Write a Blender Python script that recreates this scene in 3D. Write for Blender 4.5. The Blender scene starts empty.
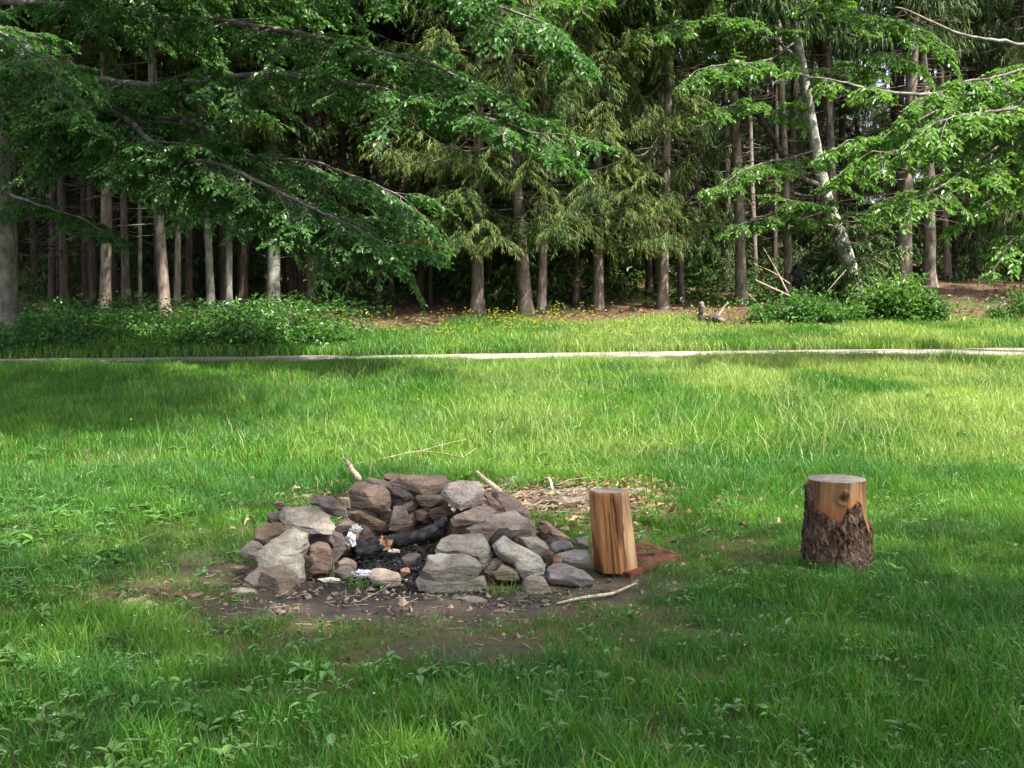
import bpy, bmesh, math, random
import numpy as np
from mathutils import Vector, Matrix
from mathutils.bvhtree import BVHTree

R = math.radians
scene = bpy.context.scene
col = scene.collection

# ------------------------------------------------------------------ camera
F_PX, CAM_H, PITCH = 1100.0, 1.45, R(3.5)
cd = bpy.data.cameras.new('camera')
cam = bpy.data.objects.new('camera', cd)
col.objects.link(cam)
cam.location = (0, 0, CAM_H)
cam.rotation_euler = (math.pi / 2 - PITCH, 0, 0)
cd.sensor_width = 36.0
cd.lens = F_PX / 1024 * 36.0
cd.clip_end = 600
scene.camera = cam

# ------------------------------------------------------------------ numpy noise
def _h(ix, iy, iz, seed):
    n = (ix.astype(np.int64) * 374761393 + iy.astype(np.int64) * 668265263 + iz.astype(np.int64) * 2147483647 + seed * 1274126177) & 0xffffffff
    n = ((n ^ (n >> 13)) * 1274126177) & 0xffffffff
    n = ((n ^ (n >> 16)) * 2246822519) & 0xffffffff
    return ((n ^ (n >> 15)) & 0xffffff) / float(0xffffff)

def vnoise3(x, y, z, seed=0):
    x, y, z = np.broadcast_arrays(np.asarray(x, float), np.asarray(y, float), np.asarray(z, float))
    ix, iy, iz = np.floor(x), np.floor(y), np.floor(z)
    fx, fy, fz = x - ix, y - iy, z - iz
    fx, fy, fz = [f * f * (3 - 2 * f) for f in (fx, fy, fz)]
    r = 0
    for dx in (0, 1):
        for dy in (0, 1):
            for dz in (0, 1):
                w = (fx if dx else 1 - fx) * (fy if dy else 1 - fy) * (fz if dz else 1 - fz)
                r = r + w * _h(ix + dx, iy + dy, iz + dz, seed)
    return r

def fbm(x, y, z=0.0, seed=0, octs=4):
    a, s, t, f = 0.5, 0.0, 0.0, 1.0
    for o in range(octs):
        s = s + a * vnoise3(np.asarray(x) * f, np.asarray(y) * f, np.asarray(z) * f, seed + o * 17)
        t += a; a *= 0.5; f *= 2.03
    return s / t

def sstep(a, b, x):
    t = np.clip((np.asarray(x, float) - a) / (b - a), 0, 1)
    return t * t * (3 - 2 * t)

# ------------------------------------------------------------------ terrain
_ys = np.linspace(-60, 260, 6401)
_sl = (0.082 * sstep(7.2, 9.2, _ys) - 0.049 * sstep(17.6, 18.0, _ys) + 0.049 * sstep(19.2, 19.6, _ys)
       + 0.046 * sstep(19.6, 20.6, _ys) - 0.09 * sstep(70, 110, _ys))
_zs = np.concatenate([[0], np.cumsum(0.5 * (_sl[1:] + _sl[:-1]) * np.diff(_ys))])
_zs -= np.interp(0, _ys, _zs)

def path_y(x):
    x = np.asarray(x, float)
    return 18.15 + 0.055 * x + 0.12 * np.sin(x * 0.35)

def tz(x, y):
    x = np.asarray(x, float); y = np.asarray(y, float)
    sh = 0.055 * np.clip(x, -12, 12)
    z = np.interp(y - sh * sstep(9, 15, y), _ys, _zs)
    z = z + .0065 * np.clip(x, -12, 12) * sstep(9, 16, y)
    rough = 0.02 + 0.05 * sstep(7.5, 11, y) + 0.12 * sstep(26, 34, y)
    pd = 1 - np.exp(-((y - path_y(x)) / 1.2) ** 2)
    z = z + (fbm(x * 0.7, y * 0.7, 0, 3, 3) - 0.5) * rough * pd
    z = z + (fbm(x * 3.1, y * 3.1, 0, 9, 3) - 0.5) * 0.03 * (1 - 0.6 * sstep(12, 20, y)) * pd
    return z

def ray(px, py):
    x, u = (px - 512) / F_PX, -(py - 384) / F_PX
    return np.array([x, math.cos(PITCH) + u * math.sin(PITCH), -math.sin(PITCH) + u * math.cos(PITCH)])

def at(px, py, D):
    d = ray(px, py)
    return Vector(np.array([0, 0, CAM_H]) + d * (D / d[1]))

def ground(px, py):
    Ds = np.concatenate([np.arange(2, 30, 0.02), np.arange(30, 120, 0.1)])
    d = ray(px, py); d = d / d[1]
    z = CAM_H + d[2] * Ds
    below = np.where(z <= tz(d[0] * Ds, Ds))[0]
    D = Ds[below[0]] if len(below) else 60
    return Vector((d[0] * D, D, float(tz(d[0] * D, D))))

# ------------------------------------------------------------------ mesh helpers
def mesh_np(name, V, quads=None, tris=None, mats=(), tint=None, smooth=False, qmat=None, tmat=None, polys=None):
    me = bpy.data.meshes.new(name)
    V = np.asarray(V, np.float32)
    nq = 0 if quads is None else len(quads)
    nt = 0 if tris is None else len(tris)
    me.vertices.add(len(V)); me.vertices.foreach_set('co', V.ravel())
    loops = []
    starts = []
    if nq:
        q = np.asarray(quads, np.int32); loops.append(q.ravel()); starts.append(np.arange(nq) * 4)
    if nt:
        t = np.asarray(tris, np.int32); loops.append(t.ravel()); starts.append(nq * 4 + np.arange(nt) * 3)
    L = np.concatenate(loops).astype(np.int32)
    me.loops.add(len(L)); me.loops.foreach_set('vertex_index', L)
    me.polygons.add(nq + nt)
    me.polygons.foreach_set('loop_start', np.concatenate(starts).astype(np.int32))
    if qmat is not None or tmat is not None:
        mi = np.zeros(nq + nt, np.int32)
        if qmat is not None: mi[:nq] = qmat
        if tmat is not None: mi[nq:] = tmat
        me.polygons.foreach_set('material_index', mi)
    me.polygons.foreach_set('use_smooth', np.full(nq + nt, bool(smooth)))
    for m in mats: me.materials.append(m)
    me.update(calc_edges=True)
    me.validate()
    if tint is not None:
        at_ = me.color_attributes.new('tint', 'FLOAT_COLOR', 'POINT')
        c = np.ones((len(V), 4), np.float32); c[:, :3] = tint
        at_.data.foreach_set('color', c.ravel())
    return me

class Soup:
    """collects numpy vertex / quad blocks with a tint and a material index"""
    def __init__(s):
        s.V, s.Q, s.T, s.C, s.M, s.MT, s.n = [], [], [], [], [], [], 0
    def add(s, V, Q=None, C=(1, 1, 1), m=0, T=None):
        V = np.asarray(V, float).reshape(-1, 3)
        C = np.broadcast_to(np.asarray(C, float), V.shape)
        s.V.append(V); s.C.append(C)
        if Q is not None and len(Q):
            Q = np.asarray(Q, int); s.Q.append(Q + s.n); s.M.append(np.full(len(Q), m))
        if T is not None and len(T):
            T = np.asarray(T, int); s.T.append(T + s.n); s.MT.append(np.full(len(T), m))
        s.n += len(V)
    def tube(s, P, rad, n=6, C=(1, 1, 1), m=0, cap=True, jit=0.0, rng=None):
        P = np.asarray([tuple(p) for p in P], float); k = len(P)
        rad = np.broadcast_to(np.asarray(rad, float), (k,))
        tan = np.gradient(P, axis=0); tan /= np.linalg.norm(tan, axis=1)[:, None] + 1e-9
        up = np.array([0, 0, 1.0]) if abs(tan[0][2]) < 0.8 else np.array([1.0, 0, 0])
        a = np.cross(tan, up); a /= np.linalg.norm(a, axis=1)[:, None] + 1e-9
        b = np.cross(tan, a)
        th = np.arange(n) / n * 2 * math.pi
        rr = rad[:, None] * np.ones((k, n))
        if jit and rng is not None: rr = rr * (1 + jit * (rng.random((k, n)) - 0.5) * 2)
        V = P[:, None, :] + rr[:, :, None] * (np.cos(th)[None, :, None] * a[:, None, :] + np.sin(th)[None, :, None] * b[:, None, :])
        V = V.reshape(-1, 3)
        i, j = np.meshgrid(np.arange(k - 1), np.arange(n), indexing='ij')
        j2 = (j + 1) % n
        Q = np.stack([i * n + j, i * n + j2, (i + 1) * n + j2, (i + 1) * n + j], -1).reshape(-1, 4)
        T = None
        if cap:
            V = np.vstack([V, P[0], P[-1]])
            jj = np.arange(n); j3 = (jj + 1) % n
            T = np.vstack([np.stack([jj * 0 + k * n, j3, jj], -1), np.stack([jj * 0 + k * n + 1, (k - 1) * n + jj, (k - 1) * n + j3], -1)])
        s.add(V, Q, C, m, T)
    def leaves(s, P, D, N, L, W, C, m=0, fold=0.25, droop=0.12):
        """P base, D direction, N normal (k,3); six points per leaf, folded on the midrib"""
        k = len(P)
        D = D / (np.linalg.norm(D, axis=1)[:, None] + 1e-9)
        S = np.cross(D, N); S /= np.linalg.norm(S, axis=1)[:, None] + 1e-9
        N = np.cross(S, D)
        L = np.broadcast_to(L, (k,))[:, None]; W = np.broadcast_to(W, (k,))[:, None]
        def pt(u, v, h): return P + D * L * u + S * W * v + N * (W * h * fold * 2 - L * droop * u * u)
        V = np.stack([pt(0, 0, 0), pt(.28, -.46, .45), pt(.66, -.36, .35), pt(1, 0, 0), pt(.66, .36, .35), pt(.28, .46, .45)], 1).reshape(-1, 3)
        i = np.arange(k)[:, None] * 6
        Q = np.vstack([i + np.array([[0, 1, 2, 3]]), i + np.array([[0, 3, 4, 5]])])
        s.add(V, Q, np.repeat(np.broadcast_to(C, (k, 3)), 6, axis=0), m)
    def strips(s, P, D, S, L, W, C, m=0, droop=0.3):
        """narrow two-segment strips (needle twigs)"""
        k = len(P)
        L = np.broadcast_to(L, (k,))[:, None]; W = np.broadcast_to(W, (k,))[:, None]
        g = np.array([[0, 0, -1.0]])
        m1 = P + D * L * .5 + g * L * droop * .2
        m2 = P + D * L * .9 + g * L * droop * .8
        V = np.stack([P - S * W * .35, P + S * W * .35, m1 - S * W * .5, m1 + S * W * .5, m2 - S * W * .12, m2 + S * W * .12], 1).reshape(-1, 3)
        i = np.arange(k)[:, None] * 6
        Q = np.vstack([i + np.array([[0, 1, 3, 2]]), i + np.array([[2, 3, 5, 4]])])
        s.add(V, Q, np.repeat(np.broadcast_to(C, (k, 3)), 6, axis=0), m)
    def mesh(s, name, mats, smooth=False):
        V = np.vstack(s.V); C = np.vstack(s.C)
        Q = np.vstack(s.Q) if s.Q else None; T = np.vstack(s.T) if s.T else None
        return mesh_np(name, V, Q, T, mats, C, smooth, np.concatenate(s.M) if s.M else None, np.concatenate(s.MT) if s.MT else None)

def obj(name, me, parent=None):
    o = bpy.data.objects.new(name, me); col.objects.link(o)
    if parent is not None: o.parent = parent
    return o

def tag(o, label=None, cat=None, group=None, kind=None):
    if label: o['label'] = label
    if cat: o['category'] = cat
    if group: o['group'] = group
    if kind: o['kind'] = kind
    return o

def empty(name, loc, rz=0):
    o = bpy.data.objects.new(name, None); col.objects.link(o)
    o.location = loc; o.rotation_euler = (0, 0, rz); o.empty_display_size = 0.2
    return o

def recenter(o, base=True):
    """moves the object's origin to the base centre of its mesh"""
    me = o.data
    V = np.empty(len(me.vertices) * 3, np.float32); me.vertices.foreach_get('co', V); V = V.reshape(-1, 3)
    c = (V.min(0) + V.max(0)) / 2
    if base: c[2] = V[:, 2].min()
    me.vertices.foreach_set('co', (V - c).ravel()); me.update()
    o.location = tuple(float(a) for a in c)
    return o

# ------------------------------------------------------------------ materials
def mat(name):
    m = bpy.data.materials.new(name); m.use_nodes = True
    nt = m.node_tree; nt.nodes.clear()
    return m, nt, nt.nodes, nt.links

def nd(N, t, **kw):
    n = N.new(t)
    for k, v in kw.items():
        if k.startswith('_'): setattr(n, k[1:], v)
        else: n.inputs[k.replace('__', ' ')].default_value = v
    return n

def leaf_mat(name, trans=0.35, rough=0.45, spec=0.4, tcol=(1.25, 1.35, 0.55)):
    m, nt, N, L = mat(name)
    out = N.new('ShaderNodeOutputMaterial')
    a = nd(N, 'ShaderNodeAttribute', _attribute_name='tint')
    p = nd(N, 'ShaderNodeBsdfPrincipled', Roughness=rough)
    p.inputs['Specular IOR Level'].default_value = spec
    t = N.new('ShaderNodeBsdfTranslucent')
    mu = nd(N, 'ShaderNodeMix', _data_type='RGBA', _blend_type='MULTIPLY')
    mu.inputs[0].default_value = 1
    mu.inputs[7].default_value = (*tcol, 1)
    L.new(a.outputs['Color'], mu.inputs[6]); L.new(mu.outputs[2], t.inputs['Color'])
    L.new(a.outputs['Color'], p.inputs['Base Color'])
    mx = N.new('ShaderNodeMixShader'); mx.inputs[0].default_value = trans
    L.new(p.outputs[0], mx.inputs[1]); L.new(t.outputs[0], mx.inputs[2]); L.new(mx.outputs[0], out.inputs[0])
    return m

def bark_mat(name, c0, c1, c2, scale=9, stretch=0.22, bump=0.6, lich=0.0, lichc=(0.4, 0.42, 0.36), dist=0.02):
    m, nt, N, L = mat(name)
    out = N.new('ShaderNodeOutputMaterial')
    p = nd(N, 'ShaderNodeBsdfPrincipled', Roughness=0.9)
    p.inputs['Specular IOR Level'].default_value = 0.15
    tc = N.new('ShaderNodeTexCoord')
    mp = N.new('ShaderNodeMapping'); mp.inputs['Scale'].default_value = (1, 1, stretch)
    L.new(tc.outputs['Object'], mp.inputs[0])
    n1 = nd(N, 'ShaderNodeTexNoise', Scale=scale, Detail=6, Roughness=0.65)
    L.new(mp.outputs[0], n1.inputs['Vector'])
    r = N.new('ShaderNodeValToRGB'); e = r.color_ramp.elements
    e[0].position = .36; e[0].color = (*c0, 1); e[1].position = .68; e[1].color = (*c2, 1)
    x = e.new(.52); x.color = (*c1, 1)
    L.new(n1.outputs['Fac'], r.inputs[0])
    n2 = nd(N, 'ShaderNodeTexNoise', Scale=3.2, Detail=5, Roughness=0.7)
    L.new(tc.outputs['Object'], n2.inputs['Vector'])
    r2 = N.new('ShaderNodeValToRGB'); e2 = r2.color_ramp.elements
    e2[0].position = .5; e2[0].color = (0, 0, 0, 1); e2[1].position = .6; e2[1].color = (lich, lich, lich, 1)
    L.new(n2.outputs['Fac'], r2.inputs[0])
    mx = nd(N, 'ShaderNodeMix', _data_type='RGBA')
    mx.inputs[7].default_value = (*lichc, 1)
    L.new(r2.outputs[0], mx.inputs[0]); L.new(r.outputs[0], mx.inputs[6]); L.new(mx.outputs[2], p.inputs['Base Color'])
    b = nd(N, 'ShaderNodeBump', Strength=bump, Distance=dist)
    L.new(n1.outputs['Fac'], b.inputs['Height']); L.new(b.outputs[0], p.inputs['Normal'])
    L.new(p.outputs[0], out.inputs[0])
    return m

M = {}
M['grass'] = leaf_mat('grass', 0.38, 0.42, 0.35)
M['leaf'] = leaf_mat('broad leaf', 0.42, 0.4, 0.42)
M['weed'] = leaf_mat('weed leaf', 0.28, 0.4, 0.4)
M['needle'] = leaf_mat('needles', 0.22, 0.55, 0.25, (1.2, 1.2, 0.5))
M['dry'] = leaf_mat('dry leaf', 0.15, 0.7, 0.2, (1.1, 0.9, 0.6))
M['petal'] = leaf_mat('petal', 0.2, 0.5, 0.3, (1, 1, 0.6))
M['spruce'] = bark_mat('spruce bark', (.075, .056, .046), (.175, .135, .11), (.29, .235, .195), 10, .25, .8, .35, (.27, .27, .23))
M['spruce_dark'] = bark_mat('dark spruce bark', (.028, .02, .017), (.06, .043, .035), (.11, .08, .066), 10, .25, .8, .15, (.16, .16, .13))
M['pale'] = bark_mat('pale grey bark', (.07, .067, .056), (.18, .17, .148), (.31, .30, .265), 5, .6, .4, .5, (.16, .18, .12))
M['mottled'] = bark_mat('mottled grey bark', (.12, .115, .10), (.34, .33, .295), (.52, .50, .45), 14, .7, .6, .85, (.12, .125, .09))
M['limb'] = bark_mat('limb bark', (.06, .05, .042), (.125, .108, .09), (.22, .195, .165), 8, .5, .4, .3, (.3, .32, .27))
M['darklimb'] = bark_mat('dark limb bark', (.03, .025, .02), (.06, .05, .042), (.11, .09, .075), 8, .5, .4, .2, (.14, .15, .12))
M['twig'] = bark_mat('dry twig', (.16, .12, .09), (.30, .235, .17), (.42, .34, .25), 20, .5, .3)
M['paletwig'] = bark_mat('pale peeled stick', (.33, .24, .15), (.52, .41, .28), (.66, .56, .43), 20, .4, .3)
M['greylog'] = bark_mat('weathered log', (.04, .031, .025), (.095, .074, .06), (.18, .15, .125), 16, .6, .5, .25, (.5, .46, .42))

def vcol_mat(name, rough=0.9, nscale=30, lo=0.55, hi=1.35, bump=0.5, dist=0.01, spec=0.2, fine=160):
    m, nt, N, L = mat(name)
    out = N.new('ShaderNodeOutputMaterial')
    p = nd(N, 'ShaderNodeBsdfPrincipled', Roughness=rough); p.inputs['Specular IOR Level'].default_value = spec
    a = nd(N, 'ShaderNodeAttribute', _attribute_name='tint')
    tc = N.new('ShaderNodeTexCoord')
    n1 = nd(N, 'ShaderNodeTexNoise', Scale=nscale, Detail=6, Roughness=0.7)
    n2 = nd(N, 'ShaderNodeTexNoise', Scale=fine, Detail=3, Roughness=0.6)
    L.new(tc.outputs['Object'], n1.inputs['Vector']); L.new(tc.outputs['Object'], n2.inputs['Vector'])
    ad = nd(N, 'ShaderNodeMath', _operation='ADD')
    L.new(n1.outputs['Fac'], ad.inputs[0]); L.new(n2.outputs['Fac'], ad.inputs[1])
    mr = N.new('ShaderNodeMapRange'); mr.inputs[1].default_value = .6; mr.inputs[2].default_value = 1.4
    mr.inputs[3].default_value = lo; mr.inputs[4].default_value = hi
    L.new(ad.outputs[0], mr.inputs[0])
    mu = nd(N, 'ShaderNodeMix', _data_type='RGBA', _blend_type='MULTIPLY'); mu.inputs[0].default_value = 1
    L.new(a.outputs['Color'], mu.inputs[6]); L.new(mr.outputs[0], mu.inputs[7]); L.new(mu.outputs[2], p.inputs['Base Color'])
    b = nd(N, 'ShaderNodeBump', Strength=bump, Distance=dist)
    L.new(ad.outputs[0], b.inputs['Height']); L.new(b.outputs[0], p.inputs['Normal'])
    L.new(p.outputs[0], out.inputs[0])
    return m

M['ground'] = vcol_mat('ground soil', .95, 14, .5, 1.5, .8, .015)
M['gravel'] = vcol_mat('path gravel', .95, 40, .65, 1.3, .8, .012)
M['chip'] = vcol_mat('charcoal and chips', .85, 60, .6, 1.4, .6, .004)

def rock_mat():
    m, nt, N, L = mat('fieldstone')
    out = N.new('ShaderNodeOutputMaterial')
    p = nd(N, 'ShaderNodeBsdfPrincipled', Roughness=0.85); p.inputs['Specular IOR Level'].default_value = 0.25
    oi = N.new('ShaderNodeObjectInfo'); tc = N.new('ShaderNodeTexCoord')
    va = nd(N, 'ShaderNodeVectorMath', _operation='ADD')
    cb = N.new('ShaderNodeCombineXYZ')
    ml = nd(N, 'ShaderNodeMath', _operation='MULTIPLY'); ml.inputs[1].default_value = 37.0
    L.new(oi.outputs['Random'], ml.inputs[0]); L.new(ml.outputs[0], cb.inputs[0]); L.new(ml.outputs[0], cb.inputs[2])
    L.new(tc.outputs['Object'], va.inputs[0]); L.new(cb.outputs[0], va.inputs[1])
    n1 = nd(N, 'ShaderNodeTexNoise', Scale=9, Detail=7, Roughness=0.68); L.new(va.outputs[0], n1.inputs['Vector'])
    n2 = nd(N, 'ShaderNodeTexNoise', Scale=70, Detail=4, Roughness=0.7); L.new(va.outputs[0], n2.inputs['Vector'])
    n3 = nd(N, 'ShaderNodeTexNoise', Scale=4, Detail=3, Roughness=0.5); L.new(va.outputs[0], n3.inputs['Vector'])
    mr = N.new('ShaderNodeMapRange'); mr.inputs[1].default_value = .32; mr.inputs[2].default_value = .7
    mr.inputs[3].default_value = .55; mr.inputs[4].default_value = 1.35; L.new(n1.outputs['Fac'], mr.inputs[0])
    mu = nd(N, 'ShaderNodeMix', _data_type='RGBA', _blend_type='MULTIPLY'); mu.inputs[0].default_value = 1
    L.new(oi.outputs['Color'], mu.inputs[6]); L.new(mr.outputs[0], mu.inputs[7])
    # rusty / lichen blotches
    r3 = N.new('ShaderNodeValToRGB'); e = r3.color_ramp.elements
    e[0].position = .54; e[0].color = (0, 0, 0, 1); e[1].position = .68; e[1].color = (.45, .45, .45, 1)
    L.new(n3.outputs['Fac'], r3.inputs[0])
    mx = nd(N, 'ShaderNodeMix', _data_type='RGBA'); mx.inputs[7].default_value = (.27, .19, .13, 1)
    L.new(r3.outputs[0], mx.inputs[0]); L.new(mu.outputs[2], mx.inputs[6])
    mr2 = N.new('ShaderNodeMapRange'); mr2.inputs[1].default_value = .3; mr2.inputs[2].default_value = .7
    mr2.inputs[3].default_value = .75; mr2.inputs[4].default_value = 1.25; L.new(n2.outputs['Fac'], mr2.inputs[0])
    mu2 = nd(N, 'ShaderNodeMix', _data_type='RGBA', _blend_type='MULTIPLY'); mu2.inputs[0].default_value = 1
    L.new(mx.outputs[2], mu2.inputs[6]); L.new(mr2.outputs[0], mu2.inputs[7]); L.new(mu2.outputs[2], p.inputs['Base Color'])
    ad = nd(N, 'ShaderNodeMath', _operation='MULTIPLY_ADD'); ad.inputs[1].default_value = .35
    L.new(n2.outputs['Fac'], ad.inputs[0]); L.new(n1.outputs['Fac'], ad.inputs[2])
    mpb = N.new('ShaderNodeMapping'); mpb.inputs['Scale'].default_value = (9, 9, 38); mpb.inputs['Rotation'].default_value = (.25, .15, 0)
    L.new(va.outputs[0], mpb.inputs[0])
    nb = nd(N, 'ShaderNodeTexNoise', Scale=1.0, Detail=4, Roughness=.6); L.new(mpb.outputs[0], nb.inputs['Vector'])
    rb = N.new('ShaderNodeMapRange'); rb.inputs[1].default_value = .38; rb.inputs[2].default_value = .52; rb.inputs[3].default_value = .62; rb.inputs[4].default_value = 1.0
    L.new(nb.outputs['Fac'], rb.inputs[0])
    mu3 = nd(N, 'ShaderNodeMix', _data_type='RGBA', _blend_type='MULTIPLY'); mu3.inputs[0].default_value = .55
    L.new(mu2.outputs[2], mu3.inputs[6]); L.new(rb.outputs[0], mu3.inputs[7]); L.new(mu3.outputs[2], p.inputs['Base Color'])
    ad2 = nd(N, 'ShaderNodeMath', _operation='ADD'); L.new(ad.outputs[0], ad2.inputs[0]); L.new(rb.outputs[0], ad2.inputs[1])
    b = nd(N, 'ShaderNodeBump', Strength=.9, Distance=.016); L.new(ad2.outputs[0], b.inputs['Height']); L.new(b.outputs[0], p.inputs['Normal'])
    L.new(p.outputs[0], out.inputs[0])
    return m
M['rock'] = rock_mat()

def wood_mat(name, cols, sx=26, sz=1.6, bump=.35, rough=.6):
    """peeled wood, long vertical streaks, tint attribute multiplies"""
    m, nt, N, L = mat(name)
    out = N.new('ShaderNodeOutputMaterial')
    p = nd(N, 'ShaderNodeBsdfPrincipled', Roughness=rough); p.inputs['Specular IOR Level'].default_value = .3
    tc = N.new('ShaderNodeTexCoord'); mp = N.new('ShaderNodeMapping'); mp.inputs['Scale'].default_value = (sx, sx, sz)
    L.new(tc.outputs['Object'], mp.inputs[0])
    n1 = nd(N, 'ShaderNodeTexNoise', Scale=1.0, Detail=7, Roughness=0.62); L.new(mp.outputs[0], n1.inputs['Vector'])
    mp2 = N.new('ShaderNodeMapping'); mp2.inputs['Scale'].default_value = (9, 9, 2.2); L.new(tc.outputs['Object'], mp2.inputs[0])
    n2 = nd(N, 'ShaderNodeTexNoise', Scale=1.0, Detail=4, Roughness=0.6); L.new(mp2.outputs[0], n2.inputs['Vector'])
    ad = nd(N, 'ShaderNodeMath', _operation='ADD'); L.new(n1.outputs['Fac'], ad.inputs[0]); L.new(n2.outputs['Fac'], ad.inputs[1])
    hf = nd(N, 'ShaderNodeMath', _operation='MULTIPLY'); hf.inputs[1].default_value = .5; L.new(ad.outputs[0], hf.inputs[0])
    r = N.new('ShaderNodeValToRGB'); e = r.color_ramp.elements
    e[0].position = .33; e[0].color = (*cols[0], 1); e[1].position = .68; e[1].color = (*cols[2], 1)
    x = e.new(.5); x.color = (*cols[1], 1)
    L.new(hf.outputs[0], r.inputs[0])
    a = nd(N, 'ShaderNodeAttribute', _attribute_name='tint')
    mu = nd(N, 'ShaderNodeMix', _data_type='RGBA', _blend_type='MULTIPLY'); mu.inputs[0].default_value = 1
    L.new(r.outputs[0], mu.inputs[6]); L.new(a.outputs['Color'], mu.inputs[7]); L.new(mu.outputs[2], p.inputs['Base Color'])
    b = nd(N, 'ShaderNodeBump', Strength=bump, Distance=.006); L.new(n1.outputs['Fac'], b.inputs['Height']); L.new(b.outputs[0], p.inputs['Normal'])
    L.new(p.outputs[0], out.inputs[0])
    return m
M['wood'] = wood_mat('peeled wood', ((.10, .045, .018), (.205, .098, .04), (.36, .21, .098)), 17, 1.3)
M['cut'] = wood_mat('sawn wood end', ((.16, .12, .10), (.27, .215, .185), (.38, .32, .285)), 30, 30, .3, .7)
def cut_mat(name, ox, oy):
    m, nt, N, L = mat(name)
    out = N.new('ShaderNodeOutputMaterial'); p = nd(N, 'ShaderNodeBsdfPrincipled', Roughness=.75)
    tc = N.new('ShaderNodeTexCoord'); mp = N.new('ShaderNodeMapping'); mp.inputs['Location'].default_value = (ox, oy, 0)
    L.new(tc.outputs['Object'], mp.inputs[0])
    wv = nd(N, 'ShaderNodeTexWave', _wave_type='RINGS', _rings_direction='Z', Scale=28, Distortion=2.2, Detail=3)
    wv.inputs['Detail Scale'].default_value = 2.0
    n1 = nd(N, 'ShaderNodeTexNoise', Scale=11, Detail=6, Roughness=.7); L.new(mp.outputs[0], wv.inputs['Vector']); L.new(mp.outputs[0], n1.inputs['Vector'])
    r = N.new('ShaderNodeValToRGB'); e = r.color_ramp.elements
    e[0].position = .32; e[0].color = (.13, .095, .075, 1); e[1].position = .66; e[1].color = (.42, .345, .29, 1)
    L.new(n1.outputs['Fac'], r.inputs[0])
    mr = N.new('ShaderNodeMapRange'); mr.inputs[3].default_value = .72; mr.inputs[4].default_value = 1.08; L.new(wv.outputs['Fac'], mr.inputs[0])
    mu = nd(N, 'ShaderNodeMix', _data_type='RGBA', _blend_type='MULTIPLY'); mu.inputs[0].default_value = 1
    L.new(r.outputs[0], mu.inputs[6]); L.new(mr.outputs[0], mu.inputs[7]); L.new(mu.outputs[2], p.inputs['Base Color'])
    b = nd(N, 'ShaderNodeBump', Strength=.4, Distance=.004); L.new(n1.outputs['Fac'], b.inputs['Height']); L.new(b.outputs[0], p.inputs['Normal'])
    L.new(p.outputs[0], out.inputs[0])
    return m
M['stumpbark'] = bark_mat('flaky stump bark', (.018, .011, .008), (.10, .058, .038), (.27, .18, .13), 42, .5, 1.0, .3, (.26, .2, .16), .03)
M['char'] = bark_mat('charred wood', (.008, .008, .009), (.025, .024, .026), (.075, .07, .07), 22, .8, .9, .0, (.3, .3, .3), .012)
M['tan'] = bark_mat('bare burnt wood patch', (.12, .06, .03), (.35, .2, .1), (.5, .33, .2), 24, .8, .5)
M['paper'] = vcol_mat('crumpled paper', .8, 40, .85, 1.1, .4, .004)

# ------------------------------------------------------------------ ground masks
def ell(x, y, cx, cy, rx, ry, soft=0.35, nz=0.5, seed=5):
    n = (fbm(x * 2.6, y * 2.6, 0, seed, 4) - .5) * 2 * nz
    d = np.sqrt(((x - cx) / rx) ** 2 + ((y - cy) / ry) ** 2) + n
    return 1 - sstep(1 - soft, 1 + soft, d)

def m_soil(x, y):
    s = np.maximum(ell(x, y, -.45, 6.35, 1.1, .88, .35, .7), ell(x, y, -.42, 5.42, .85, .36, .5, .9))
    s = np.maximum(s, .5 * ell(x, y, -1.2, 5.8, .5, .36, .6, .9))
    s = np.maximum(s, .75 * ell(x, y, .35, 5.75, .42, .3, .5))
    s = np.maximum(s, .55 * ell(x, y, -.2, 4.72, .35, .22, .5))
    return s
def m_thin(x, y):
    s = np.maximum(.8 * ell(x, y, -1.75, 5.75, .6, .42, .5), .7 * ell(x, y, -.4, 4.95, 1.25, .38, .5))
    s = np.maximum(s, .62 * ell(x, y, 1.05, 6.75, .75, .62, .6))
    s = np.maximum(s, .6 * ell(x, y, .4, 5.3, .5, .35, .6))
    s = np.maximum(s, .92 * ell(x, y, .0, 8.25, 1.15, .62, .4))
    s = np.maximum(s, .8 * ell(x, y, .8, 8.7, .6, .5, .5))
    s = np.maximum(s, .5 * ell(x, y, -1.9, 7.0, .7, .5, .5))
    s = np.maximum(s, .6 * ell(x, y, -4.0, 10.0, 1.1, .8, .5))
    s = np.maximum(s, .4 * ell(x, y, .75, 4.45, .35, .18, .5))
    s = np.maximum(s, .4 * ell(x, y, 1.5, 5.0, .3, .16, .5))
    return s
def m_forest(x, y):
    n = (fbm(x * .8, y * .8, 0, 31, 4) - .5) * 2.2
    edge = 24.3 + 0.4 * np.sin(x * .5) + n - 2.4 * np.exp(-((x + 2.6) / 1.5) ** 2) - 2.0 * np.exp(-((x - 4.7) / .9) ** 2) - .8 * np.exp(-((x - 1.5) / 1.5) ** 2)
    return sstep(-.5, .5, y - edge)
def m_path(x, y):
    w = .30 + .034 * np.clip(x + 8, 0, 20)
    n = (fbm(x * 3, y * 3, 0, 44, 3) - .5) * .35
    return 1 - sstep(w * .8, w * 1.15, np.abs(y - path_y(x)) + n)

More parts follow.
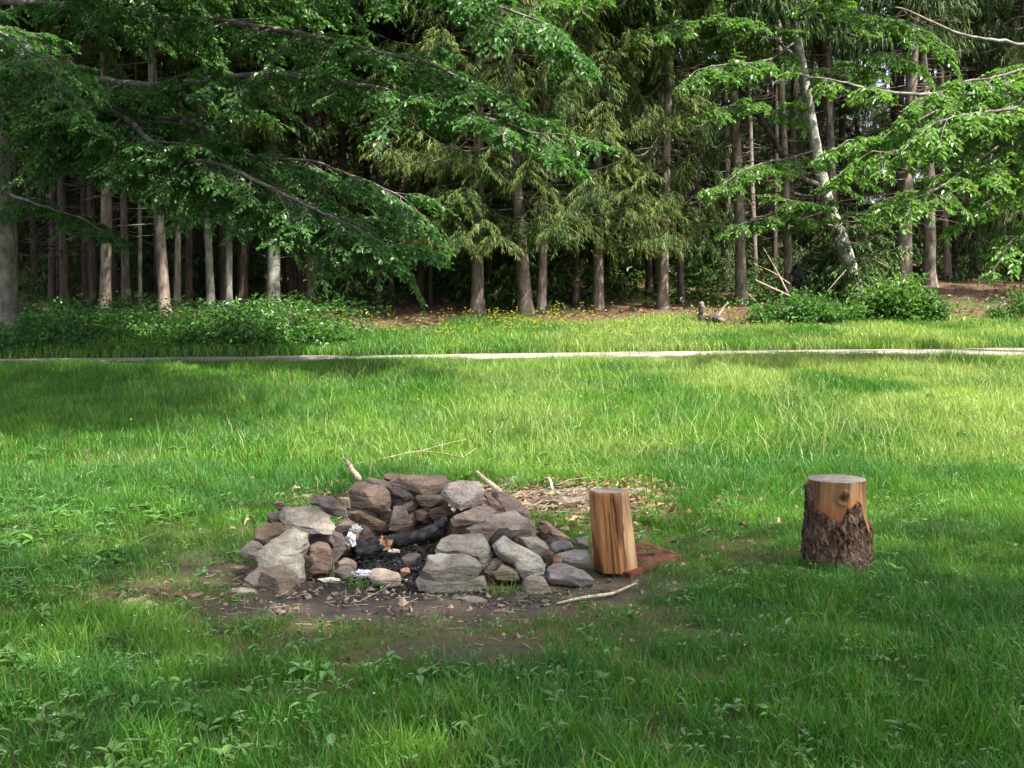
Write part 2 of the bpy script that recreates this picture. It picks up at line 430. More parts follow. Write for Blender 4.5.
def ground_colour(x, y):
    c = np.ones((len(x), 3)) * np.array([.05, .062, .02])
    def mix(c, m, k): return c * (1 - m[:, None]) + np.array(k) * m[:, None]
    n = fbm(x * 1.7, y * 1.7, 0, 61, 4)
    c = mix(c, sstep(.45, .62, n) * .6, (.07, .055, .032))
    th = m_thin(x, y)
    c = mix(c, th, (.115, .112, .032))
    c = mix(c, th * sstep(.5, .6, fbm(x * 5, y * 5, 0, 8, 3)), (.09, .062, .042))
    so = m_soil(x, y)
    c = mix(c, so, (.098, .076, .058))
    c = mix(c, so * sstep(.52, .66, fbm(x * 3.3, y * 3.3, 0, 19, 4)) * (1 - ell(x, y, -.5, 6.1, .8, .7, .3)) * .8, (.105, .11, .03))
    c = mix(c, so * sstep(.5, .62, fbm(x * 4, y * 4, 0, 12, 4)) * .8, (.05, .042, .037))
    c = mix(c, .75 * ell(x, y, -.5, 5.72, .5, .22, .6, .8), (.03, .027, .026))
    c = mix(c, ell(x, y, -.62, 6.35, .42, .45, .3, .3), (.013, .013, .014))
    fo = m_forest(x, y)
    c = mix(c, fo, (.115, .066, .042))
    c = mix(c, fo * sstep(.45, .6, fbm(x * .9, y * .9, 0, 71, 4)) * .5, (.05, .06, .02))
    return c

def grid_sheet(x0, x1, y0, y1, step, dz=0.0):
    nx = int(round((x1 - x0) / step)) + 1; ny = int(round((y1 - y0) / step)) + 1
    xs, ys = np.linspace(x0, x1, nx), np.linspace(y0, y1, ny)
    X, Y = np.meshgrid(xs, ys); X, Y = X.ravel(), Y.ravel()
    i, j = np.meshgrid(np.arange(ny - 1), np.arange(nx - 1), indexing='ij')
    a = (i * nx + j).ravel()
    return X, Y, np.stack([a, a + 1, a + nx + 1, a + nx], -1)

# one ground sheet: a non-uniform grid, fine near the fire ring, coarse to the horizon
def axis(breaks):
    o = []
    for (a, b, s) in breaks: o.append(np.arange(a, b - 1e-6, s))
    return np.concatenate(o + [[breaks[-1][1]]])
xs = axis([(-220, -40, 12), (-40, -12, 1), (-12, -3, .15), (-3, 3, .03), (3, 12, .15), (12, 40, 1), (40, 220, 12)])
ys = axis([(-60, -8, 4), (-8, 2.5, .3), (2.5, 9, .03), (9, 26, .12), (26, 60, .5), (60, 260, 10)])
X, Y = np.meshgrid(xs, ys); X, Y = X.ravel(), Y.ravel()
i, j = np.meshgrid(np.arange(len(ys) - 1), np.arange(len(xs) - 1), indexing='ij')
a = (i * len(xs) + j).ravel()
Q = np.stack([a, a + 1, a + len(xs) + 1, a + len(xs)], -1)
Z = tz(X, Y)
Z = Z + (fbm(X * 6, Y * 6, 0, 14, 3) - .5) * .035 * m_soil(X, Y) - .035 * ell(X, Y, -.62, 6.35, .45, .5, .4, .2) + (fbm(X * 14, Y * 14, 0, 2, 3) - .5) * .02 * m_soil(X, Y)
g = obj('ground', mesh_np('ground', np.stack([X, Y, Z], -1), Q, None, [M['ground']], ground_colour(X, Y), True))
tag(g, 'grassy clearing with bare soil round the fire ring, rising to the forest', 'ground', kind='structure')

# gravel path
px_ = np.arange(-30, 30.01, .15); ps = np.linspace(-1, 1, 9)
X, S = np.meshgrid(px_, ps, indexing='ij')
W = .30 + .034 * np.clip(X + 8, 0, 20)
Y = path_y(X) + S * (W + (fbm(X * 1.6, S * .3, 0, 77, 3) - .5) * .4)
X, Y = X.ravel(), Y.ravel(); nP = len(ps)
i, j = np.meshgrid(np.arange(len(px_) - 1), np.arange(nP - 1), indexing='ij'); a = (i * nP + j).ravel()
C = np.ones((len(X), 3)) * np.array([.29, .26, .22]) * (.45 + 1.1 * fbm(X * 3, Y * 5, 0, 5, 4))[:, None]
p_ = obj('path', mesh_np('path', np.stack([X, Y, tz(X, Y) + .012], -1), np.stack([a, a + nP, a + nP + 1, a + 1], -1), None, [M['gravel']], C, True))
tag(p_, 'pale gravel path crossing the meadow before the forest', 'path', kind='structure')

# ------------------------------------------------------------------ grass (stuff)
def blades(x, y, h, w, rng, lean=.55, tint=None):
    n = len(x)
    z = tz(x, y) - .008
    a = rng.random(n) * 2 * math.pi
    b = rng.random(n) * 2 * math.pi
    ln = h * lean * (.25 + 1.1 * rng.random(n))
    B = np.stack([x, y, z], -1)
    S = np.stack([np.cos(a), np.sin(a), np.zeros(n)], -1) * (w / 2)[:, None]
    D = np.stack([np.cos(b), np.sin(b), np.zeros(n)], -1)
    up = np.array([0, 0, 1.0])
    hz = np.sqrt(np.maximum(h * h - ln * ln, (h * .35) ** 2))
    mid = B + D * (ln * .32)[:, None] + up * (hz * .6)[:, None]
    tip = B + D * ln[:, None] + up * hz[:, None]
    V = np.stack([B - S, B + S, mid + S * .8, mid - S * .8, tip], 1).reshape(-1, 3)
    k = np.arange(n)[:, None] * 5
    return V, k + np.array([[0, 1, 2, 3]]), k + np.array([[3, 2, 4]]), np.repeat(tint, 5, axis=0)

def grass_tint(x, y, rng):
    n = len(x)
    p1 = fbm(x * .55, y * .55, 0, 21, 4); p2 = fbm(x * 2.3, y * 2.3, 0, 23, 3)
    A, Bc, Cc = np.array([.050, .162, .017]), np.array([.128, .262, .030]), np.array([.046, .145, .030])
    t = np.clip(sstep(.36, .64, p1) * .7 + (p2 - .5) * 1.2 + (rng.random(n) - .5) * .7, 0, 1)[:, None]
    c = A * (1 - t) + Bc * t
    u = (sstep(.5, .62, fbm(x * 1.4, y * 1.4, 0, 29, 3)) * .7)[:, None]
    c = c * (1 - u) + Cc * u
    pl = (sstep(.34, .62, fbm(x * .7 + 9, y * .7, 0, 37, 4)) * sstep(8.3, 10.5, y) * (.1 + .9 * sstep(-3.0, 4, x)) * .9 * rng.random(n) ** .5)[:, None]  # paler seeding grass, strengthened to the right as painted-in sunlight on the meadow
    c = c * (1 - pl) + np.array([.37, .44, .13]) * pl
    d = rng.random(n)
    c[d < .03] = np.array([.27, .22, .10])
    c *= (.7 + .6 * rng.random(n))[:, None]
    return c

def scatter(n, y0, y1, rng, pad=.8):
    y = np.sqrt(rng.random(n) * ((y1 + 2 * pad) ** 2 - (y0 + 2 * pad) ** 2) + (y0 + 2 * pad) ** 2) - 2 * pad
    x = (rng.random(n) * 2 - 1) * (y * .5 + pad)
    return x, y

def keep_base(x, y):
    return (1 - m_soil(x, y)) ** 2 * (1 - .93 * m_thin(x, y))

rng = np.random.default_rng(11)
GV, GQ, GT, GC, goff = [], [], [], [], 0
def push(V, Q, T, C):
    global goff
    GV.append(V); GQ.append(Q + goff); GT.append(T + goff); GC.append(C); goff += len(V)
# near lawn
x, y = scatter(420000, 2.5, 9.3, rng)
cl = sstep(.25, .7, fbm(x * 6, y * 6, 0, 51, 3))
k = rng.random(len(x)) < keep_base(x, y) * (.45 + .55 * cl); x, y, cl = x[k], y[k], cl[k]
big = fbm(x * 1.1, y * 1.1, 0, 53, 3)
h = (.042 + .06 * rng.random(len(x)) + .07 * sstep(.4, .66, big) * rng.random(len(x))) * (.7 + .5 * cl) * (1 - .45 * m_thin(x, y)) * (1 + .7 * sstep(7.5, 9.3, y))
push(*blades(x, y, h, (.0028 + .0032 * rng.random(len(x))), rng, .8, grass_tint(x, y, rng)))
# taller meadow grass up to the path
x, y = scatter(400000, 8.6, 18.2, rng)
k = (rng.random(len(x)) < keep_base(x, y) * (1 - m_path(x, y)) * sstep(8.4, 9.4, y)) & (y < path_y(x) - .1); x, y = x[k], y[k]
big = fbm(x * .9, y * .9, 0, 57, 4); tall = sstep(.38, .66, big)
h = .07 + .09 * rng.random(len(x)) + .17 * tall * rng.random(len(x)) * sstep(9, 13, y)
h = h * (1 - .68 * sstep(2.0, .3, path_y(x) - y))
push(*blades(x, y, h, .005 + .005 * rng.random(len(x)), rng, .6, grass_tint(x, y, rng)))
# wispy seeding stalks
x, y = scatter(17000, 9.6, 17.4, rng)
k = rng.random(len(x)) < sstep(-4, 2, x) * sstep(.38, .6, fbm(x * .8, y * .8, 0, 58, 4)) * keep_base(x, y); x, y = x[k], y[k]
h = .22 + .24 * rng.random(len(x)); c = np.array([.25, .31, .10]) * (.7 + .6 * rng.random((len(x), 1)))
push(*blades(x, y, h, .004 + .004 * rng.random(len(x)), rng, .8, c))
# bank between path and forest
x, y = scatter(230000, 18.2, 26.2, rng, 1.5)
k = (rng.random(len(x)) < (1 - m_path(x, y)) * (1 - m_forest(x, y)) ** 1.5 * (.25 + .75 * sstep(-4.6, -3, x))) & (y > path_y(x) + .15); x, y = x[k], y[k]
h = (.10 + .16 * rng.random(len(x))) * (1 - .45 * sstep(20, 23, y)) + .10 * sstep(.4, .65, fbm(x * .8, y * .8, 0, 59, 3)) * rng.random(len(x))
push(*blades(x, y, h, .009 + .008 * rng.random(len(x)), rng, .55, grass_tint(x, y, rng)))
gm = mesh_np('grass', np.vstack(GV), np.vstack(GQ), np.vstack(GT), [M['grass']], np.vstack(GC))
tag(obj('grass', gm), 'short lawn grass growing into taller meadow grass towards the path', 'grass', kind='stuff')
del GV, GQ, GT, GC

# broad-leaved weeds in the lawn
def weeds():
    rng = np.random.default_rng(5); s = Soup()
    def rosette(n, y0, y1, l0, l1, kmin, kmax, cols, region=None):
        x, y = scatter(n, y0, y1, rng)
        pr = keep_base(x, y) * .9 + .1
        if region is not None: pr = pr * region(x, y)
        k = rng.random(n) < pr; x, y = x[k], y[k]
        for cx, cy in zip(x, y):
            m = rng.integers(kmin, kmax); a = rng.random(m) * 2 * math.pi
            el = R(-5) + R(50) * rng.random(m)
            D = np.stack([np.cos(a) * np.cos(el), np.sin(a) * np.cos(el), np.sin(el)], -1)
            N = np.stack([-np.cos(a) * np.sin(el), -np.sin(a) * np.sin(el), np.cos(el)], -1)
            P = np.stack([cx + .01 * np.cos(a), cy + .01 * np.sin(a), np.full(m, float(tz(cx, cy)) + .02 + .045 * rng.random())], -1)
            L = l0 + (l1 - l0) * rng.random(m)
            c = cols[rng.integers(len(cols))] * (.75 + .5 * rng.random((m, 1)))
            s.leaves(P, D, N, L, L * (.34 + .25 * rng.random()), c, 0, .2, .35)
    gl = [np.array([.065, .165, .03]), np.array([.10, .21, .04]), np.array([.08, .17, .05]), np.array([.12, .215, .085])]
    left = lambda x, y: .25 + .75 * sstep(.3, -1.2, x) * sstep(7, 5.5, y)
    rosette(1500, 2.6, 8.5, .028, .066, 4, 9, gl, left)
    rosette(5200, 2.6, 9.5, .012, .034, 4, 9, gl)
    rosette(500, 9.0, 17.0, .06, .12, 4, 7, gl)
    # yellow-lit weed patch on the left
    rosette(900, 6.0, 9.0, .05, .1, 4, 7, gl, lambda x, y: np.where((x < -2.2) & (y > 6), 1, 0))
    tag(obj('weeds', s.mesh('weeds', [M['weed']])), 'broad-leaved dandelion and clover weeds scattered through the lawn', 'weeds', kind='stuff')
    # flowers
    f = Soup(); st = Soup()
    def flower(x, y, h, r, c):
        z = float(tz(x, y)); m = 5
        a = np.arange(m) / m * 2 * math.pi + rng.random()
        D = np.stack([np.cos(a), np.sin(a), np.full(m, .9)], -1)
        P = np.tile([[x, y, z + h]], (m, 1))
        f.leaves(P, D, np.tile([[0, 0, 1.0]], (m, 1)), r, r * .9, c, 0, .1, .05)
        f.tube([(x, y, z), (x + .01, y, z + h * .6), (x, y, z + h)], .0016 if y < 12 else .003, 3, (.06, .14, .03), 1, False)
    cl = [(rng.uniform(330, 760), rng.uniform(324, 348)) for q in range(40)] + [(rng.normal(530, 70), rng.uniform(322, 344)) for q in range(22)]
    for q in range(400):
        c_ = cl[rng.integers(len(cl))]; px, py = rng.normal(c_[0], 14), np.clip(rng.normal(c_[1], 4), 317, 350)
        if 300 < px < 740:
            p = ground(px, py)
            if p.y < path_y(p.x) + .5: continue
            flower(p.x, p.y, .2 + .14 * rng.random(), .034, (.85, .74, .03))
    for q in range(60):
        x, y = scatter(1, 9, 17.5, rng)
        flower(float(x[0]), float(y[0]), .16 + .16 * rng.random(), .017, (.85, .74, .03))
    tag(obj('buttercup', f.mesh('buttercup', [M['petal'], M['weed']])), 'small yellow buttercups dotted over the bank beyond the path', 'flowers', kind='stuff')
    w = Soup(); f = w
    for q in range(40):
        x, y = scatter(1, 3.5, 7, rng)
        if float(keep_base(x, y)[0]) < .6: continue
        flower(float(x[0]), float(y[0]), .07 + .03 * rng.random(), .007, (.7, .7, .62))
    tag(obj('clover_flower', w.mesh('clover_flower', [M['petal'], M['weed']])), 'tiny white clover heads in the foreground lawn', 'flowers', kind='stuff')
weeds()

# dead leaves, chips and crumbs
def litter():
    rng = np.random.default_rng(8); s = Soup()
    cols = [np.array([.26, .17, .11]), np.array([.19, .115, .072]), np.array([.34, .25, .165]), np.array([.13, .08, .052])]
    def dead(x, y, l0, l1, up=.012):
        n = len(x)
        a = rng.random(n) * 2 * math.pi; el = (rng.random(n) - .35) * 1.0
        D = np.stack([np.cos(a) * np.cos(el), np.sin(a) * np.cos(el), np.sin(el)], -1)
        N = np.stack([rng.normal(0, .5, n), rng.normal(0, .5, n), np.ones(n)], -1)
        L = l0 + (l1 - l0) * rng.random(n)
        c = np.array(cols)[rng.integers(len(cols), size=n)] * (.7 + .6 * rng.random((n, 1)))
        s.leaves(np.stack([x, y, tz(x, y) + up * (1 + rng.random(n))], -1), D, N, L, L * .55, c, 0, .5, .3)
    n = 3200; x = rng.normal(.0, .8, n); y = 8.3 + rng.normal(0, .5, n); dead(x, y, .025, .08, .022)
    n = 260; x = rng.normal(.75, .35, n); y = 8.7 + rng.normal(0, .4, n); dead(x, y, .03, .08, .02)
    n = 160; x, y = scatter(n, 4, 10, rng); dead(x, y, .025, .06)
    n = 60; x = rng.normal(-1.85, .2, n); y = 5.5 + rng.normal(0, .08, n); dead(x, y, .02, .06)
    n = 200; x = rng.normal(-.5, .8, n); y = 5.4 + rng.normal(0, .3, n); dead(x, y, .012, .03, .004)
    n = 4500; x = rng.uniform(-16, 16, n); y = 21.8 + rng.random(n) ** 1.5 * 15; k = rng.random(n) < m_forest(x, y); dead(x[k], y[k], .05, .14)
    tag(obj('leaf_litter', s.mesh('leaf_litter', [M['dry']])), 'dry brown leaves scattered behind the fire ring and under the trees', 'leaf litter', kind='stuff')
    # charcoal and ash crumbs, soil crumbs, small chips
    c = Soup()
    def crumbs(n, cx, cy, sx, sy, r0, r1, pal, dz=0):
        x = rng.normal(cx, sx, n); y = rng.normal(cy, sy, n); z = tz(x, y) + dz
        r = r0 + (r1 - r0) * rng.random(n) ** 2
        base = np.array([[1, 0, 0], [-1, 0, 0], [0, 1, 0], [0, -1, 0], [0, 0, 1], [0, 0, -1]], float)
        tr = np.array([[0, 2, 4], [2, 1, 4], [1, 3, 4], [3, 0, 4], [2, 0, 5], [1, 2, 5], [3, 1, 5], [0, 3, 5]])
        V = np.stack([x, y, z], -1)[:, None, :] + base[None] * r[:, None, None] * (.5 + rng.random((n, 6, 3))) * np.array([1, 1, .7]) + rng.normal(0, .25, (n, 6, 3)) * r[:, None, None]
        T = (np.arange(n)[:, None, None] * 6 + tr[None]).reshape(-1, 3)
        C = np.repeat(np.array(pal)[rng.integers(len(pal), size=n)], 6, axis=0)
        c.add(V.reshape(-1, 3), None, C, 0, T)
    crumbs(1500, -.62, 6.35, .22, .24, .005, .02, [(.012, .012, .013), (.02, .02, .022), (.035, .034, .036)])
    crumbs(700, -.45, 5.75, .4, .16, .004, .014, [(.015, .015, .016), (.03, .029, .03)])
    crumbs(160, -.62, 6.3, .24, .24, .003, .009, [(.45, .44, .43), (.3, .29, .28)])
    tag(obj('charcoal', c.mesh('charcoal', [M['chip']])), 'black charcoal and ash bed inside the stone ring', 'charcoal', kind='stuff')
    c2 = c = Soup()
    crumbs(1700, -.45, 5.5, .65, .35, .003, .010, [(.05, .035, .028), (.09, .065, .05), (.16, .12, .1), (.03, .025, .022)])
    crumbs(380, -.3, 5.55, .7, .3, .006, .024, [(.2, .15, .13), (.28, .2, .16), (.12, .09, .08)])
    crumbs(250, -1.5, 5.75, .4, .25, .003, .010, [(.09, .065, .05), (.2, .16, .13)])
    tag(obj('gravel', c2.mesh('gravel', [M['chip']])), 'loose soil crumbs and stone chips on the bare ground by the ring', 'gravel', kind='stuff')
    # small twigs lying about on bare soil
    t = Soup()
    for q in range(220):
        x, y = (rng.normal(-.45, .75), rng.normal(5.35, .3)) if q < 130 else (rng.normal(-1.5, .4), rng.normal(5.8, .25))
        a = rng.random() * 6.28; l = .02 + .07 * rng.random()
        z = float(tz(x, y)) + .006
        t.tube([(x, y, z), (x + l * math.cos(a), y + l * math.sin(a), z + .006)], .0012 + .0015 * rng.random(), 4, (1, 1, 1), 0)
    for q in range(150):
        x, y = rng.normal(-.3, .5), rng.normal(8.15, .4)
        a = rng.normal(.2, .9); l = .2 + .5 * rng.random(); z = float(tz(x, y)) + .02
        P = [(x + l * u * math.cos(a) + .03 * rng.normal(), y + l * u * math.sin(a) + .03 * rng.normal(), float(tz(x + l * u * math.cos(a), y + l * u * math.sin(a))) + .02 + .10 * rng.random() * u) for u in (0, .33, .66, 1)]
        t.tube(P, [.005, .004, .003, .001], 4, (1, 1, 1), 0)
    tag(obj('twig_litter', t.mesh('twig_litter', [M['twig']])), 'thin dry twigs strewn over the soil and behind the ring', 'twigs', kind='stuff')
litter()

# ------------------------------------------------------------------ fire ring stones
GREY, LGREY, TAN, BROWN = (.21, .192, .165), (.30, .285, .245), (.27, .222, .172), (.105, .075, .06)
PINK, PURP, DARK, RED, DTAN = (.25, .195, .17), (.115, .095, .09), (.06, .052, .047), (.165, .088, .064), (.15, .105, .076)
dg = None
def remesh(V, F, voxel):
    me = bpy.data.meshes.new('tmp'); me.from_pydata([tuple(v) for v in V], [], F); me.update()
    bm = bmesh.new(); bm.from_mesh(me)
    bmesh.ops.triangulate(bm, faces=bm.faces[:]); bmesh.ops.recalc_face_normals(bm, faces=bm.faces[:])
    bm.to_mesh(me); bm.free()
    o = bpy.data.objects.new('tmp', me); col.objects.link(o)
    md = o.modifiers.new('r', 'REMESH'); md.mode = 'VOXEL'; md.voxel_size = voxel; md.use_smooth_shade = True
    dgr = bpy.context.evaluated_depsgraph_get()
    ev = o.evaluated_get(dgr)
    out = bpy.data.meshes.new_from_object(ev)
    bpy.data.objects.remove(o); bpy.data.meshes.remove(me)
    return out

def rock(poly, D, tilt, t, colr, label, yaw=0, group='stones of the fire ring', chips=7, seed=None, back=.86, bulge=.05, cut=1.0):
    seed = seed if seed is not None else int(sum(p[0] * 7 + p[1] * 13 for p in poly)) % 99991
    rg = np.random.default_rng(seed)
    # broken, irregular outline
    q_ = []
    for j in range(len(poly)):
        a_, b_ = np.array(poly[j], float), np.array(poly[(j + 1) % len(poly)], float); l_ = np.linalg.norm(b_ - a_); nrm = np.array([b_[1] - a_[1], a_[0] - b_[0]]) / (l_ + 1e-6)
        q_.append(a_)
        if l_ > 9:
            for u_ in ((.35, .7) if l_ > 18 else (.5,)): q_.append(a_ + (b_ - a_) * (u_ + rg.normal(0, .06)) + nrm * rg.normal(0, .045) * l_)
    poly = q_
    if tilt >= 45: t = t * .72
    pc = np.mean(poly, axis=0)
    c = np.array(at(pc[0], pc[1], D))
    tl, yw = R(tilt), R(yaw)
    n = np.array([math.sin(yw) * math.cos(tl), -math.cos(yw) * math.cos(tl), math.sin(tl)])
    o = np.array([0, 0, CAM_H]); P = []
    for (a, b) in poly:
        d = ray(a, b); P.append(o + d * (np.dot(c - o, n) / np.dot(d, n)))
    P = np.array(P); pm = P.mean(0); k = len(P)
    size = np.linalg.norm(P - pm, axis=1).max()
    # front rim, raised inner ring, waist, back
    front = P
    P = pm + (P - pm) * 1.07; inner = pm + (P - pm) * .7 + n * size * bulge * (.5 + rg.random((k, 1)))
    waist = pm + (P - pm) * (1.02 + .05 * rg.random((k, 1))) - n * t * .45
    bk = pm + (P - pm) * (back + .12 * rg.random((k, 1))) - n * t * (.85 + .3 * rg.random((k, 1)))
    V = list(inner) + list(front) + list(waist) + list(bk)
    Fc = [list(range(k))]
    for q in range(3):
        for j in range(k):
            j2 = (j + 1) % k
            Fc.append([q * k + j, (q + 1) * k + j, (q + 1) * k + j2, q * k + j2])
    Fc.append([3 * k + j for j in reversed(range(k))])
    me = remesh(V, Fc, max(.0045, size / 34))
    W = np.empty(len(me.vertices) * 3, np.float32); me.vertices.foreach_get('co', W); W = W.reshape(-1, 3).astype(float)
    cc = W.mean(0)
    # crisp chipped facets
    for q in range(chips):
        d = n * rg.choice([1, 1, 1, -1]) + .75 * rg.normal(0, 1, 3); d /= np.linalg.norm(d)
        s = (W - cc) @ d; lim = s.max() * (.78 + .18 * rg.random())
        W = W - np.maximum(s - lim, 0)[:, None] * d
    for (d, f) in (((rg.normal(0, .22), rg.uniform(-.35, -.05), 1.0), rg.uniform(.25, .5)), ((rg.normal(0, .35), -1.0, rg.uniform(-.35, .1)), rg.uniform(.3, .55))):
        f *= cut * (.4 if tilt < 20 else .5 if tilt >= 45 else 1)
        d = np.array(d); d /= np.linalg.norm(d); s = W @ d; lim = s.max() - f * (s.max() - np.median(s))
        W = W - np.maximum(s - lim, 0)[:, None] * d
    ax = n if tilt < 25 else np.array([rg.normal(0, .2), -.25, 1.0]); ax = ax / np.linalg.norm(ax)
    lay = fbm((W @ ax) * 55, W[:, 0] * 6, W[:, 1] * 6, seed % 97, 3) - .5
    nz = fbm(W[:, 0] * 11, W[:, 1] * 11, W[:, 2] * 11, seed % 89, 4) - .5
    nf = fbm(W[:, 0] * 45, W[:, 1] * 45, W[:, 2] * 45, seed % 83, 3) - .5
    dirs = (W - cc); dirs = dirs - np.outer(dirs @ ax, ax) * .3; dirs /= np.linalg.norm(dirs, axis=1)[:, None] + 1e-6
    W = W + dirs * ((nz * .075 * size) + nf * .03 * size + lay * .07 * size)[:, None]
    lo = W[:, 2].min(); gz = float(tz(cc[0], cc[1]))
    if lo < gz - .03 and lo > gz - .6:
        W[:, 2] = np.maximum(W[:, 2], gz - .03 + .01 * nf)
    ctr = np.array([W[:, 0].mean(), W[:, 1].mean(), W[:, 2].min()])
    me.vertices.foreach_set('co', (W - ctr).astype(np.float32).ravel()); me.update()
    me.polygons.foreach_set('use_smooth', np.ones(len(me.polygons), bool))
    me.set_sharp_from_angle(angle=R(20)); me.materials.clear(); me.materials.append(M['rock']); me.name = 'stone'
    ob = obj('stone', me); ob.location = ctr
    v = .82 + .2 * rg.random(); colr = (colr[0] * 1.02, colr[1] * .98, colr[2] * .92)
    lum = max(colr)
    v *= 1 if lum < .22 else (.22 + (lum - .22) * .45) / lum          # pale stones are only a little paler than the rest
    ob.color = (colr[0] * v, colr[1] * v, colr[2] * v, 1)
    tag(ob, label, 'stone', group)
    return ob

